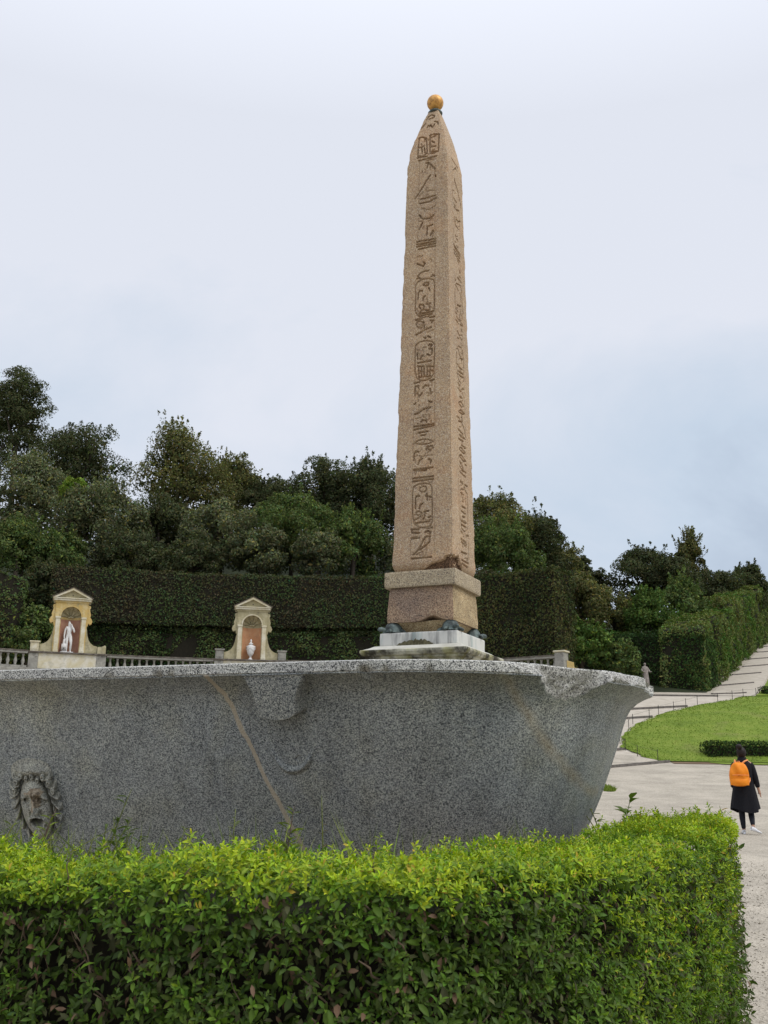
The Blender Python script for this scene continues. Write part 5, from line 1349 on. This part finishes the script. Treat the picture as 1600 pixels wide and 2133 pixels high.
# older leaves hanging behind the shoots
n = 21000
s = rng.random(n) * CUM[-1]; Pp, Nf = fpos(s); z = zsamp(Pp, n) - 0.03
dep = rng.uniform(0.0, 0.15, n)
lump = (fbm(np.stack([s * 4, z * 4, s * 0], 1), 15, 3) - 0.5); dep = dep - 0.06 * lump
hole = (fbm(np.stack([s * 3.1, z * 3.1, s * 0], 1), 19, 2) < 0.33) & (z < HZ - 0.14) & (rng.random(n) < 0.6)
dep = np.where(hole, dep + 0.045, dep)
P = np.concatenate([Pp - Nf * dep[:, None], z[:, None]], 1)
D = nrm(np.concatenate([Nf * 0.5, np.full((n, 1), -0.35)], 1) + rng.normal(size=(n, 3)) * 0.7)
Nn = nrm(np.concatenate([Nf * 0.7, np.full((n, 1), 0.6)], 1) + rng.normal(size=(n, 3)) * 0.35); Nn = nrm(Nn - (Nn * D).sum(1, keepdims=True) * D)
r = rng.random(n)[:, None]; rg = sstep(0.35, 0.95, Pp[:, 0])[:, None]
col = np.where(r < 0.42, OLD, np.where(r < 0.42 + 0.16 + 0.06 * rg, MIDG * 0.7, np.where(r < 0.925 + 0.055 * rg, DULL, BROWN))) * rng.uniform(0.65, 1.3, n)[:, None]
add_leaves(P, D, Nn, rng.uniform(0.022, 0.042, n) * rng.uniform(0.7, 1.25, n), col)
LP, LD, LN, LS, LC = (np.concatenate(q) for q in (LP, LD, LN, LS, LC))
NL = len(LP)
TV = [(0, 0, 0)]
for t, w in ((0.34, 0.19), (0.70, 0.185)):
    for sx_ in (-1, 0, 1): TV.append((sx_ * w, t, abs(sx_) * w * 0.45 - 0.20 * t * t))
TV = np.array(TV + [(0, 1.0, -0.22)])                       # 8 verts, unit leaf along y
TQ = np.array([(0, 2, 1), (0, 3, 2), (1, 2, 5), (1, 5, 4), (2, 3, 6), (2, 6, 5), (4, 5, 7), (5, 6, 7)])[:, ::-1]
TSH = np.array([0.95, 0.88, 1.12, 0.88, 0.9, 1.12, 0.9, 1.05])      # paler midrib
LN = nrm(LN - (LN * LD).sum(1, keepdims=True) * LD); LXv = np.cross(LD, LN)
# the 300 largest in view become leaf parts of their own
dist = np.linalg.norm(LP - np.array([0, 0, EYE]), axis=1)
facing = np.abs(((np.array([0, 0, EYE]) - LP) / dist[:, None] * LN).sum(1))
inview = (np.abs(LP[:, 0] / LP[:, 1]) < 0.36) & ((LP[:, 2] - EYE) / LP[:, 1] > -0.225)
fs = np.interp(LP[:, 0], FS[:, 0], FS[:, 1])
outer = (LP[:, 1] - fs < 0.015) | (LP[:, 2] > HZ + 0.01)
score = LS / dist * (0.3 + facing) * inview * np.where(outer, 1, 0.3) * rng.uniform(0.6, 1.4, NL)
big = np.zeros(NL, bool); big[np.argsort(-score)[:300]] = True
def leaf_array(idx):
    n = len(idx); S = LS[idx][:, None, None]
    W3 = TV[None, :, 0:1] * LXv[idx][:, None] + TV[None, :, 1:2] * LD[idx][:, None] + TV[None, :, 2:3] * LN[idx][:, None]
    V = LP[idx][:, None] + W3 * S - np.array(HB)
    Q = (TQ[None] + (np.arange(n) * 8)[:, None, None]).reshape(-1, 3)
    cc = (LC[idx][:, None] * TSH[None, :, None]).reshape(-1, 3)
    return V.reshape(-1, 3), Q, cc
V, Q, cc = leaf_array(np.nonzero(~big)[0])
fo = link('foliage', npmesh('foliage', V, Q, True, None, cc), LEAF_NEAR, hedge); fo['kind'] = 'stuff'
pal = {}
def leaf_template(c):
    key = tuple(np.round(np.clip(c, 0.01, 0.6) / 0.06).astype(int))
    if key not in pal:
        cc = np.repeat(np.array([c]), 8, 0) * TSH[:, None]
        me = npmesh('leaf', TV, TQ, True, None, cc); me.materials.append(LEAF_NEAR); pal[key] = me
    return pal[key]
for q in np.nonzero(big)[0]:
    o = bpy.data.objects.new('leaf', leaf_template(LC[q])); COL.objects.link(o); o.parent = hedge
    S = LS[q]; x, y, z = LXv[q] * S, LD[q] * S, LN[q] * S; p = LP[q] - np.array(HB)
    o.matrix_local = Matrix(((x[0], y[0], z[0], p[0]), (x[1], y[1], z[1], p[1]), (x[2], y[2], z[2], p[2]), (0, 0, 0, 1)))
# near-black solid filling that paints the hedge's inner shade, then the twigs
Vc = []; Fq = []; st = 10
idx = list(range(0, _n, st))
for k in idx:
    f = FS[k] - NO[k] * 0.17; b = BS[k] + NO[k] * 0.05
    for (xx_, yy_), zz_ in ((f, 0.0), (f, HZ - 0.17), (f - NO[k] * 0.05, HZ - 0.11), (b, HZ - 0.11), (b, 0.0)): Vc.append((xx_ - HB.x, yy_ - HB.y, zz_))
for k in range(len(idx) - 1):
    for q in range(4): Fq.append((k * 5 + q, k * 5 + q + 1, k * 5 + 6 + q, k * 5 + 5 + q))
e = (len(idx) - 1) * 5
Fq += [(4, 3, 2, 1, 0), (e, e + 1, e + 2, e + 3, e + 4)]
link('dark_filling', pymesh('dark_filling', Vc, Fq), DARKCORE, hedge)
V, F_ = [], []
rnd = random.Random(5)
for k in range(230):
    s0 = rnd.uniform(0.2, CUM[-1] - 0.2); z0 = HZ - 0.08 - rnd.random() * 0.75
    pts = []
    dep = rnd.uniform(0.03, 0.13)
    ds, dz = rnd.uniform(-0.10, 0.10), rnd.uniform(0.05, 0.16)
    for q in range(5):
        t = q / 4
        pp, nf = fpos(np.array([s0 + ds * t + rnd.uniform(-.012, .012)]))
        dd = dep * (1 - 0.75 * t) + rnd.uniform(-.01, .01)
        pts.append((pp[0, 0] - nf[0, 0] * dd - HB.x, pp[0, 1] - nf[0, 1] * dd - HB.y, z0 + dz * t))
    r0 = rnd.uniform(0.002, 0.005)
    tube(V, F_, pts, [r0, r0 * .9, r0 * .75, r0 * .6, r0 * .4], 5)
tg = link('twigs', pymesh('twigs', V, F_, True), TWIG, hedge); tg['kind'] = 'stuff'

# weeds between hedge and basin: each plant a thing, the fine grass is stuff
GRASSY = foliage('weed_leaf', 0.6, 0.3, 0.2, tint=False)
def weed(x, y, z0, z1, lab, n, spread, leafl, col, lean=(0, 0), wid=0.12, nst=1, name='weed', seed=0):
    w = empty(name, (x, y, z0), lab, 'plant', 'weeds behind the hedge')
    rg_ = np.random.default_rng(seed); r_ = random.Random(seed)
    V, F_ = [], []; CV, CQ, CCc = [], [], []
    for q in range(nst):
        dx, dy = (lean[0] + r_.uniform(-spread, spread), lean[1] + r_.uniform(-spread, spread) * .5)
        H = (z1 - z0) * (1 if q == 0 else r_.uniform(0.55, 0.95))
        pts = [(dx * t ** 1.4, dy * t ** 1.4, H * t) for t in (0, .3, .6, .85, 1)]
        tube(V, F_, pts, [0.004, 0.0035, 0.003, 0.002, 0.001], 5)
        m = n // nst; t = rg_.uniform(0.25, 1, m)
        C = np.stack([dx * t ** 1.4, dy * t ** 1.4, H * t], 1)
        a = rg_.uniform(0, 2 * PI, m); D = nrm(np.stack([np.cos(a), np.sin(a), rg_.uniform(0.2, 1.0, m)], 1)); Nn = nrm(np.cross(D, np.cross(np.array([0, 0, 1.0]), D)))
        X = np.cross(D, Nn); S = leafl * rg_.uniform(0.5, 1.2, m) * (1.15 - 0.5 * t)
        W3 = TV[None, :, 0:1] * (wid / 0.19) * X[:, None] + TV[None, :, 1:2] * D[:, None] + TV[None, :, 2:3] * Nn[:, None]
        base = sum(len(v) for v in CV)
        CV.append((C[:, None] + W3 * S[:, None, None]).reshape(-1, 3)); CQ.append((TQ[None] + (np.arange(m) * 8)[:, None, None]).reshape(-1, 3) + base)
        CCc.append(np.repeat(np.array(col) * rg_.uniform(0.7, 1.3, m)[:, None], 8, 0))
    link('stem', pymesh('stem', V, F_, True), TWIG if name == 'weed' and wid < 0.1 else LEAFSTEM, w)
    link('leaves', npmesh('leaves', np.concatenate(CV), np.concatenate(CQ), True, None, np.concatenate(CCc)), GRASSY, w)
LEAFSTEM = flat_noise('green_stem', (0.10, 0.13, 0.03), (0.18, 0.2, 0.06), 30)
YG = (0.20, 0.26, 0.05); DG = (0.09, 0.14, 0.04)
for a in (
    (-1.12, 4.35, 1.0, 1.41, 'tall narrow-leaved weed between the carved mask and the long vein', 46, 0.08, 0.07, DG, (0.10, 0), 0.10, 3),
    (-1.02, 4.30, 1.0, 1.30, 'bushy dark weed just right of the tall narrow weed', 60, 0.12, 0.06, DG, (0.05, 0), 0.16, 5),
    (-0.80, 4.20, 1.0, 1.27, 'low yellowish weed in the middle of the hedge gap', 40, 0.10, 0.05, YG, (0, 0), 0.10, 4),
    (-0.56, 4.10, 1.0, 1.34, 'thin upright weed left of the foot of the vein', 30, 0.02, 0.04, YG, (0, 0), 0.10, 2),
    (-0.36, 4.05, 1.0, 1.36, 'feathery tall weed at the foot of the pale vein', 110, 0.07, 0.075, YG, (-0.02, 0), 0.08, 6),
    (-0.20, 4.0, 1.0, 1.40, 'bare thin stalk right of the feathery weed', 8, 0.02, 0.03, (0.16, 0.12, 0.06), (0.0, 0), 0.12, 1),
    (0.35, 4.15, 1.0, 1.24, 'dark broad-leaved sprout in front of the basin centre', 30, 0.05, 0.05, (0.08, 0.14, 0.03), (0, 0), 0.25, 2),
    (0.62, 4.45, 1.0, 1.27, 'second dark broad-leaved sprout, nearer the basin end', 26, 0.05, 0.05, (0.08, 0.14, 0.03), (0, 0), 0.25, 2),
    (-1.62, 4.55, 1.0, 1.26, 'grassy weed below the carved mask', 70, 0.10, 0.08, YG, (0, 0), 0.07, 6),
    (-1.42, 4.45, 1.0, 1.33, 'wispy weed right beside the carved mask', 50, 0.06, 0.07, YG, (0.03, 0), 0.07, 4),
): weed(*a, seed=int(abs(a[0]) * 1000))
for a in (
    (1.38, 6.15, 1.1, 1.40, 'leafy shoot standing tallest above the right end of the hedge', 9, 0.03, 0.10, (0.16, 0.24, 0.05), (0.05, 0), 0.26, 1),
    (1.26, 6.05, 1.1, 1.40, 'thin forked shoot beside the basin end, left of the tallest shoot', 10, 0.05, 0.06, (0.18, 0.22, 0.06), (-0.10, 0), 0.2, 2),
    (1.98, 6.1, 1.15, 1.35, 'reddish-tipped shoot near the outer corner of the hedge', 7, 0.03, 0.06, (0.36, 0.22, 0.06), (-0.03, 0), 0.3, 1),
): weed(*a, name='hedge_shoot', seed=int(a[0] * 777))
n = 3200
u = rng.random(n) * (_n * 0.55); i0 = u.astype(int); o_ = rng.uniform(-0.12, 0.35, n)
P = np.concatenate([BS[i0] - NO[i0] * o_[:, None], np.full((n, 1), 1.02)], 1)
h_ = (0.08 + 0.17 * rng.random(n) ** 3) * np.clip(0.5 + 1.3 * fbm(np.concatenate([BS[i0] * 4, BS[i0][:, :1] * 0], 1), 8, 2), 0, 1.4)
lean = rng.normal(size=(n, 3)) * 0.45; lean[:, 2] = 1
w_ = nrm(np.cross(lean, rng.normal(size=(n, 3)))) * 0.0028
T1 = P + lean * h_[:, None]; md = P + lean * h_[:, None] * 0.55 + rng.normal(size=(n, 3)) * 0.008
V = np.stack([P - w_, P + w_, md + w_, T1, md - w_], 1).reshape(-1, 3)
cl = np.where(rng.random((n, 1)) < 0.5, np.array([0.26, 0.30, 0.07]), np.array([0.15, 0.21, 0.05])) * rng.uniform(0.7, 1.3, n)[:, None]
me = npmesh('wild_grass', V, np.arange(5 * n).reshape(-1, 5), False, None, np.repeat(cl, 5, 0))
tag(link('wild_grass', me, GRASSY), 'fine wild grass in the gap between hedge and basin', 'grass', kind='stuff')
bed = []; Fq = []
for k in range(0, _n, 20):
    b = BS[k] + NO[k] * 0.15; c = BS[k] - NO[k] * 1.1
    bed += [(b[0], b[1], 0.9), (c[0], c[1], 0.85)]
for k in range(len(bed) // 2 - 1): Fq.append((2 * k, 2 * k + 2, 2 * k + 3, 2 * k + 1))
# raised planting bed that carries hedge weeds and basin
bd = link('planting_bed', pymesh('planting_bed', bed, Fq), EARTH); tag(bd, kind='structure')
# small grass patch on the gravel beyond the basin
n = 900
a = rng.uniform(0, 2 * PI, n); r = np.sqrt(rng.random(n))
P = np.stack([6.62 + r * np.cos(a) * 0.28, 31.4 + r * np.sin(a) * 0.7, 0 * a], 1); P[:, 2] = tz(P[:, 0], P[:, 1])
lean = rng.normal(size=(n, 3)) * 0.4; lean[:, 2] = 1; h_ = rng.uniform(0.04, 0.12, n)[:, None]; w_ = rng.normal(size=(n, 3)) * 0.012; w_[:, 2] = 0
V = np.stack([P - w_, P + w_, P + lean * h_], 1).reshape(-1, 3)
tag(link('grass_patch', npmesh('grass_patch', V, np.arange(3 * n).reshape(-1, 3), False, None, np.repeat(np.array([0.17, 0.23, 0.04]) * rng.uniform(.7, 1.3, n)[:, None], 3, 0)), LEAF_FAR), 'small patch of grass on the gravel beside the basin', 'grass', kind='stuff')

# ------------------------------------------------------------------ person walking away, orange backpack
SKIN = flat_noise('skin', (0.42, 0.24, 0.16), (0.48, 0.28, 0.19), 20, 0.5, 0.05)
BLACK = flat_noise('black_wool', (0.006, 0.006, 0.008), (0.014, 0.014, 0.018), 40, 0.85, 0.3, 0.004)
LEGG = flat_noise('black_leggings', (0.006, 0.007, 0.011), (0.012, 0.013, 0.02), 30, 0.6, 0.1)
HAIR = flat_noise('dark_hair', (0.010, 0.007, 0.006), (0.03, 0.02, 0.016), 60, 0.5, 0.5, 0.004)
SHOE = flat_noise('white_canvas', (0.66, 0.67, 0.70), (0.78, 0.78, 0.80), 30, 0.6, 0.1)
ORANGE = flat_noise('orange_nylon', (0.82, 0.22, 0.012), (0.90, 0.30, 0.02), 9, 0.5, 0.25, 0.01)
ORANGE2 = flat_noise('orange_strap', (0.80, 0.30, 0.10), (0.88, 0.36, 0.14), 12, 0.6, 0.1)
PXW = (7.36, 21.55); zP = float(tz(*PXW))
pr = empty('person', (PXW[0], PXW[1], zP), 'person in a black coat, leggings and white sneakers walking away over the gravel', 'person')
pr.rotation_euler = (0, 0, -0.30)
pr.scale = (0.96, 0.96, 0.96)
# body: pelvis root, spine, head, arms with fingers, legs in mid-stride (x right, y away from the camera)
bp = [(0, 0, 0.93), (0, 0.0, 1.10), (0, 0.01, 1.28), (0, 0.01, 1.43), (-0.01, 0.02, 1.50), (0.0, 0.035, 1.565), (0.005, 0.04, 1.63), (0.0, 0.03, 1.69),
      (-0.09, 0, 0.88), (-0.075, 0.03, 0.50), (-0.06, -0.02, 0.10), (-0.05, 0.10, 0.04),
      (0.09, 0, 0.88), (0.10, 0.06, 0.50), (0.12, -0.16, 0.16), (0.16, -0.04, 0.075),
      (-0.16, 0.01, 1.42), (-0.21, 0.02, 1.18), (-0.21, 0.07, 0.95), (-0.20, 0.10, 0.86),
      (0.16, 0.01, 1.42), (0.235, -0.01, 1.17), (0.285, 0.02, 0.92), (0.30, 0.03, 0.86),
      (0.312, 0.055, 0.80), (0.318, 0.075, 0.755), (0.322, 0.045, 0.785), (0.33, 0.05, 0.74), (0.32, 0.028, 0.785), (0.325, 0.03, 0.745), (0.312, 0.01, 0.79), (0.315, 0.012, 0.758), (0.285, 0.055, 0.84), (0.28, 0.075, 0.81),
      (0.06, 0.105, 1.615)]
be = [(0, 1), (1, 2), (2, 3), (3, 4), (4, 5), (5, 6), (6, 7), (0, 8), (8, 9), (9, 10), (10, 11), (0, 12), (12, 13), (13, 14), (14, 15), (3, 16), (16, 17), (17, 18), (18, 19), (3, 20), (20, 21), (21, 22), (22, 23),
      (23, 24), (24, 25), (23, 26), (26, 27), (23, 28), (28, 29), (23, 30), (30, 31), (23, 32), (32, 33), (6, 34)]
br_ = [0.14, 0.12, 0.13, 0.10, 0.05, 0.07, 0.092, 0.06, 0.10, 0.055, 0.035, 0.035, 0.10, 0.055, 0.035, 0.035, 0.06, 0.042, 0.03, 0.03, 0.06, 0.042, 0.03, 0.028,
       0.010, 0.008, 0.010, 0.008, 0.010, 0.008, 0.009, 0.007, 0.010, 0.009, 0.018]
skin_mesh('body', bp, be, br_, pr, SKIN)
HV = []; HF = []
def hair_ball(cx, cy, cz, rx, ry, rz, n=20, m=14):
    b = len(HV)
    for k in range(m + 1):
        t = PI * k / m
        for q in range(n):
            a = 2 * PI * q / n; w = 1 + 0.05 * math.sin(7 * a + 5 * t) + 0.03 * math.sin(13 * a)
            HV.append((cx + rx * math.sin(t) * math.cos(a) * w, cy + ry * math.sin(t) * math.sin(a) * w, cz + rz * math.cos(t)))
    for k in range(m):
        for q in range(n): r = (q + 1) % n; HF.append((b + k * n + q, b + k * n + n + q, b + k * n + n + r, b + k * n + r))
hair_ball(-0.004, 0.008, 1.655, 0.098, 0.108, 0.118)
hair_ball(-0.045, -0.075, 1.775, 0.062, 0.060, 0.056)
link('hair', pymesh('hair', HV, HF, True), HAIR, pr)
# coat: flared skirt of lofted rings with folds, over the shoulders to the collar
V = []; F_ = []; n = 36
rings = [(0.285, 0.20, 0.47, -0.005), (0.275, 0.19, 0.60, 0), (0.245, 0.175, 0.80, 0), (0.215, 0.16, 0.98, 0), (0.20, 0.15, 1.12, 0), (0.205, 0.15, 1.26, 0), (0.205, 0.14, 1.37, 0), (0.175, 0.115, 1.445, 0.01), (0.10, 0.09, 1.50, 0.015), (0.085, 0.085, 1.56, 0.02)]
for rx, ry, z, oy in rings:
    for q in range(n):
        a = 2 * PI * q / n; f = max(0, (1.05 - z)) * 0.16
        hem = (0.05 * math.sin(a * 2 + 0.8) if z < 0.5 else 0)
        V.append((rx * math.cos(a) * (1 + f * math.sin(7 * a)), oy + ry * math.sin(a) * (1 + f * math.sin(7 * a + 1)), z + hem))
for k in range(len(rings) - 1):
    for q in range(n): r = (q + 1) % n; F_.append((k * n + q, k * n + r, k * n + n + r, k * n + n + q))
ct = link('coat', pymesh('coat', V, F_, True), BLACK, pr)
skin_mesh('sleeve', [(0.13, 0.01, 1.42), (0.17, 0.01, 1.38), (0.235, -0.01, 1.17), (0.283, 0.018, 0.93)], [(0, 1), (1, 2), (2, 3)], [0.085, 0.085, 0.066, 0.052], pr, BLACK)
skin_mesh('sleeve', [(-0.13, 0.01, 1.42), (-0.17, 0.01, 1.38), (-0.215, 0.02, 1.18), (-0.215, 0.07, 0.92)], [(0, 1), (1, 2), (2, 3)], [0.085, 0.085, 0.066, 0.052], pr, BLACK)
skin_mesh('legging', [(-0.09, 0, 0.80), (-0.075, 0.03, 0.50), (-0.075, 0.0, 0.33), (-0.06, -0.02, 0.09)], [(0, 1), (1, 2), (2, 3)], [0.105, 0.068, 0.066, 0.044], pr, LEGG)
skin_mesh('legging', [(0.09, 0, 0.80), (0.10, 0.06, 0.50), (0.11, -0.05, 0.34), (0.12, -0.155, 0.165)], [(0, 1), (1, 2), (2, 3)], [0.105, 0.068, 0.066, 0.044], pr, LEGG)
def shoe(x, y, z, rz, tilt):
    V = []; F_ = []; n = 16
    sec = [(-0.06, 0.028, 0.065), (-0.03, 0.036, 0.085), (0.03, 0.038, 0.075), (0.09, 0.046, 0.05), (0.15, 0.045, 0.04), (0.19, 0.03, 0.03)]
    for yy_, w, h in sec:
        for q in range(n):
            a = 2 * PI * q / n; V.append((w * math.cos(a), yy_, max(0.0, h * 0.5 + h * 0.55 * math.sin(a))))
    for k in range(len(sec) - 1):
        for q in range(n): r = (q + 1) % n; F_.append((k * n + q, k * n + r, k * n + n + r, k * n + n + q))
    F_ += [tuple(range(n)), tuple(range(len(V) - 1, len(V) - n - 1, -1))]
    o = link('shoe', pymesh('shoe', V, F_, True), SHOE, pr, (x, y, z)); o.rotation_euler = (tilt, 0, rz)
shoe(-0.06, -0.01, 0.003, 0.05, 0)
shoe(0.115, -0.16, 0.07, -1.0, -0.30)
# backpack
bk = empty('backpack', (PXW[0], PXW[1], zP), 'bright orange backpack worn by the person in black', 'backpack')
bk.rotation_euler = (0, 0, -0.30)
bk.scale = (0.96, 0.96, 0.96)
V = []; F_ = []; n = 40
sec = [(0.0, 0.5), (0.03, 0.86), (0.07, 0.97), (0.11, 1.0), (0.15, 0.97), (0.185, 0.8), (0.200, 0.5), (0.206, 0.22), (0.207, 0.02)]
def outline(a, k):
    c, s = math.cos(a), math.sin(a)
    x = 0.20 * math.copysign(abs(c) ** 0.62, c)
    z = (0.27 if s > 0 else 0.22) * math.copysign(abs(s) ** (0.85 if s > 0 else 0.55), s)
    return x * k * (1.0 if z < 0 else 1 - 0.12 * z / 0.27), z * k
for yy_, k in sec:
    for q in range(n):
        a = 2 * PI * q / n; x, z = outline(a, k)
        dent = (0.020 * math.sin(6 * x / 0.2 + 14 * z) + 0.010 * math.sin(23 * z - 4 * x)) * (1 if z > -0.02 else 0.3) if yy_ > 0.10 else 0
        V.append((-0.085 + x, -0.155 - yy_ + 0.0 - dent, 1.18 + z))
for k in range(len(sec) - 1):
    for q in range(n): r = (q + 1) % n; F_.append((k * n + q, k * n + r, k * n + n + r, k * n + n + q))
F_ += [tuple(range(n)), tuple(range(len(V) - 1, len(V) - n - 1, -1))]
link('bag', pymesh('bag', V, F_, True), ORANGE, bk)
V = []; F_ = []
for j in range(9):
    for q in range(21):
        t = q / 20 - 0.5; v = j / 8
        V.append((-0.085 + t * 0.37, -0.155 - 0.195 - 0.045 * math.cos(t * PI) ** 0.6 * math.sin(min(1, v * 1.25 + 0.12) * PI) ** 0.5 + 0.03 * abs(t * 2) ** 3, 0.985 + 0.19 * v))
for j in range(8):
    for q in range(20): F_.append((j * 21 + q, j * 21 + q + 1, j * 21 + 22 + q, j * 21 + 21 + q))
link('front_pocket', pymesh('front_pocket', V, F_, True), ORANGE, bk)
V, F_ = [], []; tube(V, F_, [(-0.27, -0.33, 1.185), (-0.18, -0.385, 1.188), (-0.085, -0.395, 1.19), (0.01, -0.385, 1.188), (0.1, -0.33, 1.185)], [0.006] * 5, 5)
link('pocket_seam', pymesh('pocket_seam', V, F_, True), ORANGE2, bk)
for s in (-1, 1):
    V, F_ = [], []; tube(V, F_, [(-0.085 + s * 0.05, -0.17, 1.41), (-0.05 + s * 0.10, -0.12, 1.475), (-0.02 + s * 0.125, -0.02, 1.50), (-0.01 + s * 0.135, 0.10, 1.40)], [0.016, 0.018, 0.018, 0.016], 6)
    link('strap', pymesh('strap', V, F_, True), ORANGE2, bk)
V, F_ = [], []; tube(V, F_, [(-0.12, -0.19, 1.43), (-0.11, -0.20, 1.47), (-0.06, -0.20, 1.47), (-0.05, -0.19, 1.43)], [0.008] * 4, 6)
link('top_loop', pymesh('top_loop', V, F_, True), ORANGE2, bk)
V, F_ = [], []; tube(V, F_, [(0.09, -0.24, 1.03), (0.125, -0.17, 1.08), (0.13, -0.11, 1.14)], [0.022, 0.014, 0.008], 6)
link('side_strap', pymesh('side_strap', V, F_, True), ORANGE2, bk)

# loose stones on the near gravel (uncountable)
rng = np.random.default_rng(31)
n = 5200
yy = rng.uniform(5.5, 17, n); xx = yy * rng.uniform(0.28, 0.46, n)
s_ = rng.uniform(0.003, 0.009, n) * rng.choice([1, 1, 1, 1.8], n)
oc = np.array([(1, 0, 0), (0, 1, 0), (-1, 0, 0), (0, -1, 0), (0, 0, 0.7), (0, 0, -0.5)])
V = (np.stack([xx, yy, tz(xx, yy) + 0.003], 1)[:, None] + oc[None] * (s_[:, None] * rng.uniform(0.6, 1.3, (n, 3)))[:, None]).reshape(-1, 3)
OF = np.array([(0, 1, 4), (1, 2, 4), (2, 3, 4), (3, 0, 4), (1, 0, 5), (2, 1, 5), (3, 2, 5), (0, 3, 5)])
Q = (OF[None] + (np.arange(n) * 6)[:, None, None]).reshape(-1, 3)
cl = np.where(rng.random((n, 1)) < 0.2, np.array([0.26, 0.22, 0.17]), np.array([0.50, 0.45, 0.37])) * rng.uniform(0.6, 1.2, n)[:, None]
tag(link('gravel_stones', npmesh('gravel_stones', V, Q, False, None, np.repeat(cl, 6, 0)), LEAF_FAR), 'loose small stones scattered on the gravel', 'gravel', kind='stuff')
